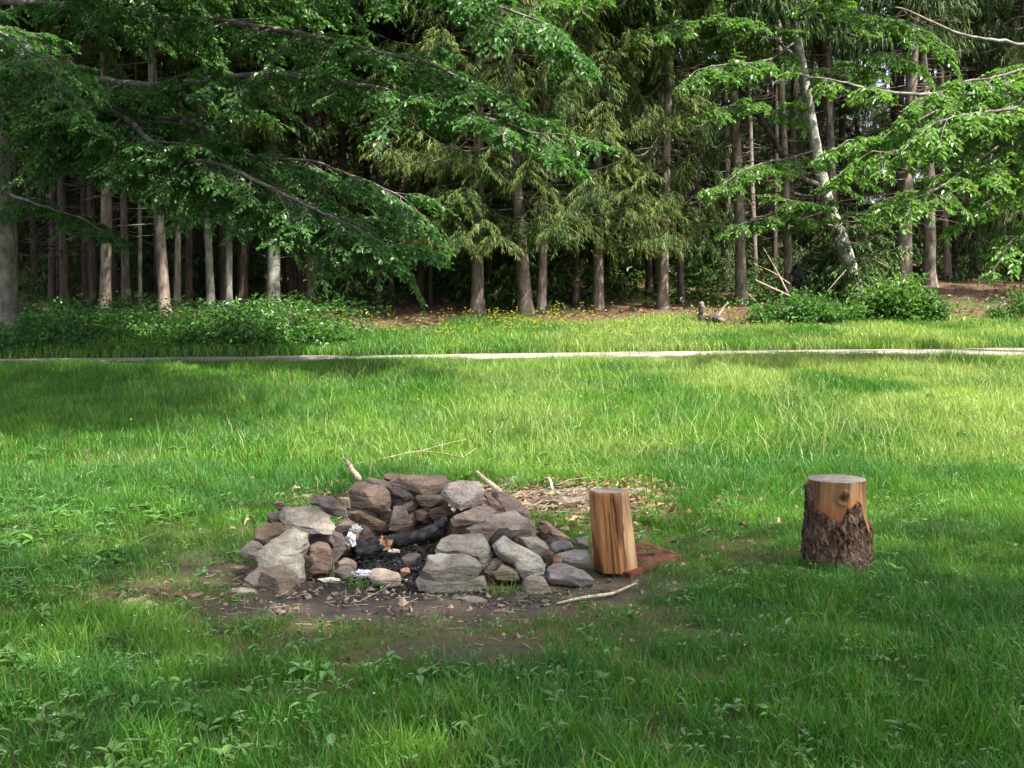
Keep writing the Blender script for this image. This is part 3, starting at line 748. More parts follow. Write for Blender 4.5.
ROCKS = [
 ([(292,529),(303,533),(305,543),(300,553),(302,575),(289,587),(257,588),(244,579),(257,568),(259,563),(250,554),(271,540)], 5.92, 32, .12, LGREY, 'big jagged pale grey stone at the left front corner of the fire ring', 0, 'stones of the fire ring', 3, 77, .86, .05, .08),
 ([(258,577),(263,568),(281,560),(294,573),(297,583),(289,593),(259,595)], 5.72, 35, .13, (.15,.122,.095), 'rounded brown-grey stone leaning in front of the big jagged pale grey one'),
 ([(238,550),(251,539),(262,544),(251,554),(246,556)], 6.05, 55, .06, GREY, 'flat grey stone tucked behind the left edge of the big jagged one'),
 ([(254,531),(262,522),(278,521),(287,530),(269,540),(255,538)], 6.18, 50, .12, DTAN, 'brown blocky stone at the far left of the ring, above the jagged one'),
 ([(279,513),(286,506),(308,505),(324,512),(333,523),(331,530),(305,531),(288,527)], 6.25, 58, .06, (.40,.36,.31), 'large flat grey-tan slab lying on top of the left wall'),
 ([(309,499),(316,495),(335,497),(346,507),(345,512),(332,512),(324,509)], 6.5, 55, .06, PURP, 'flat purple-grey slab just behind the large grey-tan slab'),
 ([(266,517),(267,512),(278,510),(281,517),(272,521)], 6.5, 45, .08, DARK, 'small dark stone on the outer left edge behind the brown block'),
 ([(310,546),(316,542),(326,544),(331,552),(330,573),(310,574)], 6.0, 12, .07, (.27,.185,.15), 'upright reddish slab standing between the jagged stone and the fire bed'),
 ([(302,550),(309,546),(310,573),(303,569)], 6.1, 10, .07, DARK, 'narrow dark stone wedged beside the upright reddish slab'),
 ([(332,532),(342,531),(345,548),(335,562),(331,564)], 6.1, 20, .07, PURP, 'purple-grey stone standing at the left edge of the fire bed'),
 ([(332,569),(348,564),(358,574),(343,576)], 5.92, 62, .05, GREY, 'flat grey slab at the front left of the fire bed'),
 ([(337,560),(343,555),(356,562),(355,567),(340,566)], 6.02, 60, .05, PINK, 'small pinkish slab lying on the flat grey one beside the fire bed'),
 ([(366,573),(375,567),(386,568),(398,572),(400,579),(389,582),(373,580)], 5.85, 58, .06, (.33,.28,.24), 'flat tan stone at the front edge of the fire bed beside the white scrap'),
 ([(400,569),(409,566),(410,572),(402,575)], 5.92, 45, .05, RED, 'small rusty stone between the flat tan stone and the stacked pair'),
 ([(401,557),(414,552),(420,553),(414,561),(405,563)], 6.15, 62, .06, PURP, 'dark flat purple stone beside the right end of the fire bed'),
 ([(349,481),(356,476),(365,478),(386,487),(387,498),(384,504),(378,508),(363,505),(351,500),(348,491)], 6.75, 30, .2, (.155,.115,.098), 'large brown boulder on the left of the back wall'),
 ([(348,508),(359,509),(378,519),(389,524),(384,528),(372,528),(354,517)], 6.65, 32, .09, DTAN, 'long tan-brown slab under the large brown boulder'),
 ([(362,505),(385,506),(393,515),(390,521),(372,515)], 6.82, 30, .12, DARK, 'dark stone wedged between the brown boulder and the long slab'),
 ([(389,529),(391,518),(394,506),(403,506),(407,515),(407,526),(398,530)], 6.58, 15, .07, (.21,.165,.14), 'upright leaf-shaped slab standing against the back wall'),
 ([(366,478),(385,480),(392,484),(383,487),(372,483)], 7.0, 58, .05, PURP, 'thin purple-grey slab on top of the large brown boulder'),
 ([(385,485),(394,486),(412,495),(404,498),(393,493)], 6.92, 45, .06, PURP, 'thin sloping slab just right of the large brown boulder'),
 ([(388,476),(397,473),(409,475),(427,474),(440,473),(447,479),(442,486),(427,491),(412,486),(396,482)], 7.0, 56, .1, (.20,.148,.125), 'big pinkish brown slab on top of the back wall'),
 ([(384,478),(385,472),(393,469),(400,474),(393,481)], 7.12, 40, .08, DTAN, 'small light brown stone at the left end of the big top slab'),
 ([(413,495),(442,492),(443,498),(431,503),(421,502)], 6.9, 42, .07, (.16,.118,.10), 'flat brown slab directly under the big top slab'),
 ([(395,496),(414,502),(415,509),(410,513),(406,507),(398,503)], 6.92, 30, .12, (.30,.23,.18), 'tan stone in the middle of the back wall behind the leaf-shaped slab'),
 ([(415,511),(424,507),(431,515),(432,522),(416,521)], 6.85, 25, .12, BROWN, 'brown layered stone low in the back wall right of the leaf-shaped slab'),
 ([(428,511),(447,503),(453,512),(437,519)], 6.8, 35, .1, BROWN, 'brown chunk above the thin end of the charred log'),
 ([(444,483),(461,480),(478,480),(486,489),(482,497),(461,506),(451,500),(443,490)], 6.75, 50, .09, (.43,.37,.34), 'light pinkish slab right of the big top slab on the back wall'),
 ([(453,516),(488,501),(496,509),(488,519),(466,523),(455,523)], 6.55, 48, .08, PINK, 'pinkish slab sloping down into the ring below the light slab'),
 ([(484,493),(489,491),(503,508),(498,513),(488,502)], 6.6, 32, .06, (.24,.165,.14), 'thin red-brown stone standing diagonally right of the light slab'),
 ([(492,490),(500,487),(518,500),(529,510),(523,515),(507,513),(497,502)], 6.72, 50, .07, PINK, 'broad pink-grey slab sloping down the right back of the ring'),
 ([(480,523),(492,512),(515,510),(528,519),(536,529),(530,534),(511,533),(498,531)], 6.3, 52, .1, (.33,.28,.255), 'big flat pink-grey slab lying on the right wall'),
 ([(466,526),(486,518),(500,532),(498,538),(486,540)], 6.25, 36, .14, (.22,.17,.14), 'dark brown block beneath the left edge of the big flat right slab'),
 ([(436,546),(443,536),(458,529),(478,529),(488,542),(489,554),(484,564),(478,557),(457,551),(439,551)], 5.97, 45, .17, (.34,.31,.275), 'large grey boulder behind the stacked front pair'),
 ([(421,570),(429,554),(447,551),(466,550),(480,561),(480,572),(464,579),(445,578)], 5.73, 34, .12, (.35,.325,.29), 'upper grey stone of the stacked pair at the front right'),
 ([(414,582),(421,575),(445,582),(464,582),(482,574),(483,586),(464,592),(431,593),(417,589)], 5.72, 24, .15, (.40,.365,.31), 'lower pale stone of the stacked pair at the front right'),
 ([(495,544),(505,535),(521,546),(538,554),(543,562),(541,571),(524,574),(514,561),(499,552)], 5.87, 36, .09, (.47,.45,.41), 'pointed whitish slab leaning on the right front of the ring', 0, 'stones of the fire ring', 4, 78, .86, .05, .3),
 ([(519,537),(536,534),(549,546),(545,557),(534,553)], 6.02, 40, .1, GREY, 'smooth grey stone behind the pointed whitish slab'),
 ([(542,558),(549,547),(554,553),(550,564)], 5.95, 22, .09, BROWN, 'small brown end stone right of the smooth grey stone'),
 ([(492,573),(503,563),(515,569),(519,579),(498,579)], 5.82, 22, .1, TAN, 'low tan stone under the pointed whitish slab'),
 ([(484,571),(497,555),(503,563),(492,574)], 5.88, 25, .1, (.28,.23,.2), 'grey-brown stone between the grey boulder and the whitish slab'),
 ([(523,581),(530,571),(543,573),(551,594),(534,597),(524,593)], 5.68, 26, .12, (.175,.155,.135), 'dark blocky stone standing alone in front of the whitish slab'),
 ([(547,569),(555,562),(572,564),(592,573),(596,578),(582,582),(551,577)], 5.85, 56, .08, (.21,.185,.185), 'long dark purple-grey slab lying beside the foot of the leaning log'),
 ([(553,554),(570,550),(588,548),(590,558),(578,560),(559,560)], 6.15, 64, .05, (.33,.315,.295), 'flat grey slab behind the long dark slab'),
 ([(549,543),(557,538),(569,539),(574,548),(555,553)], 6.32, 48, .1, (.29,.275,.275), 'angular grey block on the right slope of the ring'),
 ([(536,518),(547,520),(563,533),(575,541),(558,540)], 6.6, 45, .06, (.33,.25,.21), 'long pink-brown slab on the right slope behind the angular grey block'),
 ([(538,524),(547,523),(549,532),(542,538)], 6.4, 30, .08, RED, 'small red-brown stone at the end of the big flat right slab'),
 ([(552,555),(561,555),(562,561),(553,562)], 6.0, 50, .05, (.32,.15,.12), 'small reddish chip on the flat grey slab'),
 ([(576,538),(588,534),(589,544),(579,545)], 6.6, 50, .08, GREY, 'grey stone at the foot of the slope just left of the leaning log'),
 ([(463,597),(475,595),(486,598),(486,603),(468,605)], 5.52, 66, .04, (.20,.17,.155), 'small flat dark stone on the soil in front of the stacked pair'),
 ([(229,589),(242,587),(257,589),(255,594),(231,594)], 5.72, 64, .04, (.33,.30,.26), 'thin flat stone on the ground left of the brown-grey stone'),
 ([(230,566),(247,562),(248,566),(232,569)], 6.05, 62, .035, (.28,.21,.17), 'thin brown stone on the soil left of the jagged one'),
 ([(272,500),(283,501),(285,507),(277,506)], 6.6, 40, .06, (.21,.13,.12), 'small reddish stone at the outer left behind the grey-tan slab'),
 ([(338,497),(348,495),(349,507),(344,507)], 6.65, 25, .08, (.36,.28,.2), 'small tan stone between the purple-grey slab and the brown boulder'),
 ([(333,528),(342,519),(351,520),(351,528),(336,532)], 6.42, 40, .08, PINK, 'pinkish stone under the purple-grey slab at the left back'),
 ([(728,541),(742,538),(754,540),(752,545),(731,546)], 7.05, 55, .06, (.30,.22,.18), 'lone flat brown stone in the grass between the two logs'),
 ([(118,604),(127,597),(150,600),(160,606),(140,611)], 5.42, 55, .04, (.30,.25,.19), 'low tan stone half sunk at the left end of the bare patch'),
]
BV = []
for r_ in ROCKS:
    o = rock(*r_)
    BV.append(o)
BV[-2]['group'] = 'loose stones on the lawn'; BV[-1]['group'] = 'loose stones on the lawn'

# smaller stones that carry the visible ones
def boulder(x, y, z, sx, sy, sz, colr, label, group, seed):
    rg = np.random.default_rng(seed)
    bm = bmesh.new(); bmesh.ops.create_icosphere(bm, subdivisions=4, radius=1)
    W = np.array([v.co[:] for v in bm.verts])
    for q in range(11):
        d = rg.normal(0, 1, 3); d /= np.linalg.norm(d); s = W @ d; lim = .62 + .28 * rg.random()
        W = W - np.maximum(s - lim, 0)[:, None] * d
    W *= (1 + .25 * (fbm(W[:, 0] * 2.2, W[:, 1] * 2.2, W[:, 2] * 2.2, seed, 4) - .5))[:, None]
    W *= np.array([sx, sy, sz]); W[:, 2] -= W[:, 2].min()
    for v, w in zip(bm.verts, W): v.co = w
    for f_ in bm.faces: f_.smooth = True
    me = bpy.data.meshes.new('stone'); bm.to_mesh(me); bm.free(); me.materials.append(M['rock'])
    o = obj('stone', me); o.location = (x, y, z); o.rotation_euler = (0, 0, rg.random() * 6.28); o.color = (*colr, 1)
    return tag(o, label, 'stone', group)
core = [(-1.22,6.15,.0,.12,.11,.08),(-1.15,6.45,.0,.14,.11,.12),(-1.02,6.55,.0,.13,.12,.13),(-1.1,6.3,.06,.12,.1,.09),(-.92,6.75,.0,.15,.12,.12),(-.92,6.85,.17,.13,.1,.08),
        (-.72,6.95,.0,.15,.13,.13),(-.66,7.0,.2,.14,.1,.09),(-.5,7.02,.0,.15,.13,.13),(-.5,7.02,.2,.13,.1,.08),(-.3,6.9,.0,.15,.13,.14),(-.28,6.9,.2,.13,.1,.09),
        (-.13,6.75,.0,.15,.13,.14),(-.1,6.62,.1,.14,.12,.11),(-.18,6.4,.0,.15,.13,.12),(-.06,6.32,.12,.13,.1,.09),(.0,6.5,.0,.15,.13,.13),(-.25,6.12,.0,.14,.12,.1),
        (.1,6.2,.0,.13,.12,.11),(.16,6.45,.0,.14,.12,.1),(.02,6.02,.0,.12,.1,.08),(.28,6.55,.0,.12,.1,.06),(-.1,5.98,.0,.1,.09,.08),(-1.3,5.98,.0,.09,.08,.08),(-1.12,6.05,.0,.08,.07,.09)]
for q, (x, y, z, a, b, c) in enumerate(core):
    cl_ = [BROWN, PURP, DTAN, DARK][q % 4]
    boulder(x, y, float(tz(x, y)) - .02 + z, a, b, c, cl_, 'small dull stone packed inside the wall of the ring beneath larger ones', 'packing stones inside the ring wall', 500 + q)

# ------------------------------------------------------------------ charred log, scraps, sticks, logs
def stick(name, pts, rad, m, label, cat, group=None, n=8, jit=.1, seed=1, sub=6, forks=()):
    rg = np.random.default_rng(seed); s = Soup()
    def smooth(P):
        P = np.array([tuple(p) for p in P], float); k = len(P)
        t = np.linspace(0, k - 1, (k - 1) * sub + 1); i0 = np.clip(t.astype(int), 0, k - 2); f = (t - i0)[:, None]
        Pm = np.vstack([2 * P[0] - P[1], P, 2 * P[-1] - P[-2]])
        a, b, c, d = Pm[i0], Pm[i0 + 1], Pm[i0 + 2], Pm[i0 + 3]
        return .5 * (2 * b + (c - a) * f + (2 * a - 5 * b + 4 * c - d) * f * f + (3 * b - a - 3 * c + d) * f ** 3), t / (k - 1)
    P, t = smooth(pts)
    P = P + rg.normal(0, 1, P.shape) * np.mean(rad) * .12
    s.tube(P, np.interp(t, np.linspace(0, 1, len(rad)), rad), n, (1, 1, 1), 0, True, jit, rg)
    for (fp, fr) in forks:
        Q, t2 = smooth(fp); s.tube(Q, np.interp(t2, np.linspace(0, 1, len(fr)), fr), 6, (1, 1, 1), 0, True, jit, rg)
    o = obj(name, s.mesh(name, [m], True)); recenter(o)
    return tag(o, label, cat, group)

lp = [at(352, 548, 6.42), at(372, 545, 6.46), at(395, 541, 6.5), at(415, 537, 6.52), at(432, 529, 6.55), at(446, 519, 6.6)]
root = empty('charred_log', tuple(at(395, 545, 6.5))); tag(root, 'charred curved log lying across the fire bed', 'log')
def part_stick(name, pts, rad, m, parent, n=14, jit=.07, seed=1):
    o = stick(name, pts, rad, m, None, None, None, n, jit, seed)
    o.location = Vector(o.location) - Vector(parent.location); o.parent = parent
    return o
part_stick('wood', lp, [.042, .043, .042, .039, .031, .018], M['char'], root, 14, .035)
part_stick('unburnt_patch', [Vector(lp[1]).lerp(lp[2], u) + Vector((0, -.006, .0)) for u in (.35, .6, .85)], [.036, .0425, .036], M['tan'], root, 16, .06, 4)
stick('charred_stick', [at(358, 552, 6.25), at(368, 551, 6.3), at(381, 547, 6.36)], [.022, .026, .02], M['char'], 'short charred stick lying in front of the charred log', 'stick', None, 10, .12, 3)
stick('burnt_stick', [at(383, 550, 6.2), at(390, 548, 6.22)], [.006, .008], M['tan'], 'tiny half-burnt orange stick in the charcoal', 'stick', None, 6, .1, 9)

def scrap(px, py, D, r, c, label, seed, sx=1.0, sz=.7):
    rg = np.random.default_rng(seed); bm = bmesh.new(); bmesh.ops.create_icosphere(bm, subdivisions=3, radius=1)
    W = np.array([v.co[:] for v in bm.verts])
    W *= (.1 + 1.7 * fbm(W[:, 0] * 3.4 + seed, W[:, 1] * 3.4, W[:, 2] * 3.4, seed, 4))[:, None] * np.array([sx, .8, sz]) * r
    for v, w in zip(bm.verts, W): v.co = w
    me = bpy.data.meshes.new('paper_scrap'); bm.to_mesh(me); bm.free(); me.materials.append(M['paper'])
    ca = me.color_attributes.new('tint', 'FLOAT_COLOR', 'POINT'); ca.data.foreach_set('color', np.tile([*c, 1.0], len(W)).astype(np.float32))
    o = obj('paper_scrap', me); o.location = at(px, py, D)
    return tag(o, label, 'scrap')
scrap(356, 529, 6.3, .034, (.38, .38, .37), 'crumpled white paper at the left end of the charred log', 3, 1.0, .75)
scrap(351, 540, 6.22, .035, (.42, .40, .42), 'torn grey foil scrap below the crumpled white paper', 5, .8, 1.2)
scrap(363, 574, 5.86, .036, (.52, .5, .53), 'white tissue scrap on the ground in front of the fire bed', 7, 1.3, .6)
scrap(394, 551, 6.2, .022, (.5, .42, .38), 'small pale scrap in the middle of the charcoal', 11, 1.4, .5)
scrap(329, 580, 5.78, .03, (.62, .55, .42), 'small pale wood chip on the soil left of the fire bed', 13, 1.6, .4)

stick('stick', [at(476, 471, 7.05), at(486, 480, 6.9), at(500, 491, 6.72)], [.009, .014, .017], M['paletwig'], 'bare pale stick resting on the back right stones', 'stick', None, 8, .1, 5)
stick('stick', [at(345, 459, 7.3), at(351, 468, 7.15), at(359, 479, 6.98)], [.013, .016, .02], M['twig'], 'brown stick poking up behind the large brown boulder', 'stick', None, 8, .1, 6)
g1, g2, g3, g4 = ground(557, 607), ground(585, 602), ground(612, 598), ground(637, 588)
stick('stick', [g1 + Vector((0, 0, .015)), g2 + Vector((0, 0, .022)), g3 + Vector((0, 0, .02)), g4 + Vector((0, 0, .025))], [.005, .009, .008, .005], M['paletwig'], 'curved pale stick in the grass in front of the leaning log', 'stick', None, 8, .1, 7)
stick('stick', [ground(362, 603) + Vector((0, 0, .012)), ground(385, 592) + Vector((0, 0, .02)), ground(404, 581) + Vector((0, 0, .05))], [.003, .004, .003], M['twig'], 'thin twig lying on the bare soil before the fire bed', 'stick', None, 6, .1, 8)
stick('stick', [ground(356, 583) + Vector((0, 0, .012)), ground(368, 575) + Vector((0, 0, .03))], [.003, .004], M['twig'], 'short thin twig beside the white tissue scrap', 'stick', None, 6, .1, 12)
l1 = [ground(533, 509), ground(558, 508), ground(590, 505), ground(622, 500), ground(645, 496)]
stick('log', [p + Vector((0, 0, .04)) for p in l1], [.034, .038, .036, .034, .03], M['greylog'], 'weathered grey log lying on the grass behind the leaning log', 'log', 'fallen logs behind the ring', 14, .025, 9)
l2 = [ground(516, 500), ground(545, 499), ground(585, 497)]
stick('log', [p + Vector((0, 0, .045)) for p in l2], [.024, .028, .022], M['greylog'], 'thinner brown log just beyond the weathered grey one', 'log', 'fallen logs behind the ring', 12, .03, 10)
l3 = [ground(497, 489), ground(512, 487), ground(523, 480)]
stick('log', [p + Vector((0, 0, .05)) for p in l3], [.03, .034, .02], M['greylog'], 'short bent branch wood lying behind the broad sloping slab', 'log', 'fallen logs behind the ring', 12, .03, 13)
stick('stick', [ground(540, 486) + Vector((0, 0, .03)), ground(549, 494) + Vector((0, 0, .12)), ground(554, 500) + Vector((0, 0, .03))], [.01, .012, .009], M['paletwig'], 'small forked pale stick on the fallen logs', 'stick', None, 6, .1, 14)
b0 = [ground(345, 470), ground(385, 464), ground(420, 459), ground(462, 466), ground(478, 478)]
stick('branch', [p + Vector((0, 0, z)) for p, z in zip(b0, (.03, .05, .07, .07, .05))], [.006, .008, .008, .006, .004], M['twig'], 'thin dry branch lying on the grass behind the back wall', 'branch', None, 6, .1, 15,
      forks=[([b0[2] + Vector((0, 0, .07)), b0[2] + Vector((.2, .1, .12)), b0[2] + Vector((.42, .2, .16))], [.005, .004, .002]), ([b0[3] + Vector((0, 0, .07)), b0[3] + Vector((.12, .15, .14))], [.004, .002])])

# red-brown flat slab of bark under the leaning log
def bark_sheet():
    rg = np.random.default_rng(3)
    px = [(606,574),(630,580),(655,570),(680,561),(664,553),(644,547),(622,552),(600,558)]
    P = [ground(a, b) for a, b in px]
    bm = bmesh.new()
    top = [bm.verts.new(p + Vector((0, 0, .03 + .01 * rg.random()))) for p in P]
    bot = [bm.verts.new(p + Vector((0, 0, .005))) for p in P]
    bm.faces.new(top); bm.faces.new(bot[::-1])
    for k in range(len(P)): bm.faces.new((top[k], bot[k], bot[(k + 1) % len(P)], top[(k + 1) % len(P)]))
    bmesh.ops.triangulate(bm, faces=bm.faces[:]); bmesh.ops.subdivide_edges(bm, edges=bm.edges[:], cuts=5, use_grid_fill=True)
    for v in bm.verts:
        v.co.z += .014 * (float(fbm(v.co.x * 5, v.co.y * 6, 0, 4, 3)) - .5)
    me = bpy.data.meshes.new('bark_slab'); bm.normal_update(); bm.to_mesh(me); bm.free()
    me.materials.append(bark_mat('red rotten bark', (.05, .018, .013), (.15, .05, .034), (.25, .105, .06), 9, 1, .5, .3, (.12, .085, .05)))
    o = obj('bark_slab', me); recenter(o)
    tag(o, 'red-brown flat slab of rotten bark under the leaning log', 'bark')
bark_sheet()

# ------------------------------------------------------------------ leaning peeled log (seat)
def leaning_log():
    base = ground(616, 577); D = base.y + .09
    bt = Vector((at(616, 574, D).x, D, base.z + .02)); tp = at(608.5, 490.5, D - .02)
    root = empty('upright_log', tuple(bt)); tag(root, 'upright orange-brown peeled log leaning beside the fire ring', 'log')
    nA, nH = 220, 80; rg = np.random.default_rng(2)
    th = np.arange(nA) / nA * 2 * math.pi
    V, C = [], []
    ax = (tp - bt)
    for i in range(nH + 1):
        u = i / nH; c = bt + ax * u - bt
        r0 = .123 - .012 * u
        r = np.full(nA, r0)
        # split flat faces on the right front and far left
        for (ang, lim) in ((R(-38), .90), (R(-100), .965), (R(-160), .93), (R(60), .9)):
            r = np.minimum(r, r0 * lim / np.maximum(np.cos(th - ang), .05))
        r = r + .006 * (fbm(np.cos(th) * 5, np.sin(th) * 5, u * 2.0, 6, 4) - .5) + .003 * (fbm(np.cos(th) * 16, np.sin(th) * 16, u * 3, 8, 3) - .5)
        r = r - .006 * sstep(.64, .70, fbm(((th + math.pi) % (2 * math.pi) - math.pi) * 9, u * .8, 0, 27, 3))
        if u > .96: r = r * (1 - .05 * ((u - .96) / .04) ** 2)
        V.append(np.stack([c.x + r * np.cos(th), c.y + r * np.sin(th), np.full(nA, c.z)], -1))
        # colour: pale split face to the right front, dark wet streaks in the middle, orange left
        a = (th + math.pi) % (2 * math.pi) - math.pi
        edge = R(-58) + .10 * (fbm(u * 6, 0, 0, 3, 3) - .5) * 4 + .25 * (u - .55)
        pale = sstep(-.07, .07, a - edge) * (a < R(80))
        dark = sstep(.42, .6, fbm(a * 1.5, u * 1.3, 0, 14, 4)) * (1 - pale) * (1 - sstep(.8, 1, u) * .5)
        cc = np.ones((nA, 3)) * np.array([1.5, 1.35, 1.1])
        cc = cc * (1 - dark[:, None]) + dark[:, None] * np.array([.55, .45, .42])
        cc = cc * (1 - pale[:, None]) + pale[:, None] * np.array([1.7, 1.95, 2.3])
        crk = sstep(.64, .70, fbm(a * 9, u * .8, 0, 27, 3)) * (.5 + .5 * (1 - pale)); cc = cc * (1 - .38 * crk[:, None]); r_c = crk
        C.append(cc)
    V = np.vstack(V); C = np.vstack(C)
    i, j = np.meshgrid(np.arange(nH), np.arange(nA), indexing='ij'); j2 = (j + 1) % nA
    Q = np.stack([i * nA + j, i * nA + j2, (i + 1) * nA + j2, (i + 1) * nA + j], -1).reshape(-1, 4)
    obj('wood', mesh_np('wood', V, Q, None, [M['wood']], C, True), root)
    rim = V[-nA:]; c = rim.mean(0) + np.array([0, 0, .002])
    tv = np.vstack([rim + [0, 0, .001], c + (rim - c) * .5 + [0, 0, .002], c[None]])
    jj = np.arange(nA); j3 = (jj + 1) % nA
    obj('cut_end', mesh_np('cut_end', tv, np.stack([jj, j3, nA + j3, nA + jj], -1), np.stack([nA + jj, nA + j3, 0 * jj + 2 * nA], -1), [cut_mat('log end grain', .045, .02)], np.ones((len(tv), 3)), True), root)
leaning_log()

# ------------------------------------------------------------------ bark-covered stump (right)
def stump():
    base = ground(836, 574); D = base.y + .17
    bt = Vector((at(836, 570, D).x, D, base.z - .02)); H = at(833.5, 479, D).z - bt.z
    root = empty('stump', tuple(bt)); tag(root, 'stout upright log with dark flaky bark and peeled top, alone on the lawn', 'log')
    nA, nH = 160, 120; th = np.arange(nA) / nA * 2 * math.pi
    def rad(u, th):
        r = .174 + .003 * u + .013 * sstep(.62, .35, u) - .010 * sstep(.22, 0, u)
        r = r + .010 * np.maximum(np.cos(th - R(-10)), 0) ** 3 * sstep(.6, .45, u) * sstep(.1, .3, u) - .004 * sstep(.5, .9, u)
        return r + .008 * (fbm(np.cos(th) * 2, np.sin(th) * 2, u * 2, 4, 3) - .5)
    a = (th + math.pi) % (2 * math.pi) - math.pi
    # height where the bark ends, jagged, by angle (front is -90 deg)
    key = np.array([-180, -168, -160, -150, -134, -115, -100, -90, -86, -76, -63, -54, -48, -42, -28, -8, 40, 90, 130, 180])
    val = np.array([.95, .97, .86, .70, .665, .625, .60, .66, .71, .76, .785, .77, .62, .48, .44, .5, .7, .8, .9, .95])
    top = np.interp(np.degrees(a), key, val) + .07 * (fbm(a * 6, 0, 0, 5, 4) - .5) + .06 * (fbm(a * 22, 0, 0, 6, 3) - .5)
    Vw, Cw, Vb = [], [], []
    for i in range(nH + 1):
        u = i / nH; r = rad(u, th)
        rw = r - .009 + .003 * (fbm(np.cos(th) * 12, np.sin(th) * 12, u * 3, 8, 3) - .5)
        kd = np.sqrt(((a - R(-93)) / .15) ** 2 + ((u - .83) / .055) ** 2) + .9 * (fbm(a * 9, u * 22, 0, 41, 3) - .5)
        rw = rw - .012 * np.exp(-kd ** 2 * 1.5) + .006 * np.exp(-((kd - 1.3) / .4) ** 2)
        lean = .004 * u
        Vw.append(np.stack([rw * np.cos(th) - lean, rw * np.sin(th), np.full(nA, u * H)], -1))
        c = np.ones((nA, 3)) * np.array([1.3, 1.35, 1.35])
        c = c * (1 - .35 * sstep(.5, .62, fbm(a * 3, u * 2, 0, 9, 4)))[:, None]
        c = c * (1 - .6 * sstep(.63, .70, fbm(a * 8, u * 1.1, 0, 28, 3)))[:, None]
        k = np.exp(-kd ** 2)[:, None]; c = c * (1 - k) + k * np.array([.16, .12, .12])
        orange = (np.exp(-((u - top) / .10) ** 2) * .8)[:, None]; c = c * (1 - orange) + orange * np.array([1.1, .75, .5])
        Cw.append(c)
    Vw = np.vstack(Vw); Cw = np.vstack(Cw)
    i, j = np.meshgrid(np.arange(nH), np.arange(nA), indexing='ij'); j2 = (j + 1) % nA
    Q = np.stack([i * nA + j, i * nA + j2, (i + 1) * nA + j2, (i + 1) * nA + j], -1).reshape(-1, 4)
    obj('wood', mesh_np('wood', Vw, Q, None, [M['wood']], Cw, True), root)
    # bark sleeve: flaky plates, closed down into the wood at its jagged upper edge
    Vb = []
    for i in range(nH + 1):
        s_ = i / nH; u = s_ * top
        r = rad(u, th)
        pl = fbm(np.cos(th) * 9, np.sin(th) * 9, u * H * 22, 15, 4)
        pf = fbm(np.cos(th) * 26, np.sin(th) * 26, u * H * 60, 19, 3)
        rb = r + .004 + .034 * (pl - .5) + .018 * (pf - .5)
        if i >= nH - 1: rb = r - (.004 if i == nH - 1 else .016)
        Vb.append(np.stack([rb * np.cos(th) - .004 * u, rb * np.sin(th), u * H + 0 * th], -1))
    obj('bark', mesh_np('bark', np.vstack(Vb), Q, None, [M['stumpbark']], np.ones((len(th) * (nH + 1), 3)), False), root)
    rim = Vw[-nA:]; c = rim.mean(0)
    tv = np.vstack([rim + [0, 0, .001], c + (rim - c) * .96 + [0, 0, .006], c + (rim - c) * .5 + [0, 0, .004], c[None] + [0, 0, .004]])
    jj = np.arange(nA); j3 = (jj + 1) % nA
    Qc = np.vstack([np.stack([k * nA + jj, k * nA + j3, (k + 1) * nA + j3, (k + 1) * nA + jj], -1) for k in (0, 1)])
    obj('cut_end', mesh_np('cut_end', tv, Qc, np.stack([2 * nA + jj, 2 * nA + j3, 0 * jj + 3 * nA], -1), [cut_mat('stump end grain', .015, .01)], np.ones((len(tv), 3)), True), root)
stump()

# ------------------------------------------------------------------ spruces
def spruce_trunk(H, r0, rng, m, stub=(1.0, 7.0), nst=40, slen=1.3, bend=.12, flare=.5):
    s = Soup()
    zz = np.concatenate([[-.3, 0, .15, .35, .7], np.linspace(1.2, H, 20)])
    ph = rng.random(2) * 6.28
    P = np.stack([bend * np.sin(zz * .35 + ph[0]) - bend * np.sin(ph[0]), bend * np.sin(zz * .28 + ph[1]) - bend * np.sin(ph[1]), zz], -1)
    r = r0 * (1 - .8 * np.clip(zz, 0, H) / H) + r0 * flare * np.exp(-np.clip(zz, 0, 9) / .22)
    s.tube(P, r, 16, (1, 1, 1), 0, True, .07, rng)
    for q in range(nst):
        z = rng.uniform(*stub); a = rng.random() * 6.28
        i = np.searchsorted(zz, z); b = P[min(i, len(P) - 1)] * [1, 1, 0] + [0, 0, z]
        l = slen * (.25 + .9 * rng.random() ** 1.5); d = np.array([math.cos(a), math.sin(a), 0]); dr = rng.uniform(-.05, .35)
        pts = [b, b + d * l * .5 + [0, 0, -.02 - dr * l * .25], b + d * l + [rng.normal(0, .05), rng.normal(0, .05), -dr * l * .8]]
        rr = .006 + .006 * rng.random()
        s.tube(pts, [rr * 1.3, rr, rr * .35], 4, (1, 1, 1), 0, False)
        for w_ in range(rng.integers(1, 5)):
            t = rng.uniform(.3, .95); p = np.array(pts[0]) * (1 - t) + np.array(pts[2]) * t
            sd = np.array([-d[1], d[0], 0]) * rng.choice([-1, 1]) + d * .7 + [0, 0, rng.uniform(-.6, .1)]
            s.tube([p, p + sd * l * .28 * rng.random()], [rr * .5, rr * .2], 3, (1, 1, 1), 0, False)
    return s.mesh('trunk', [m], True)

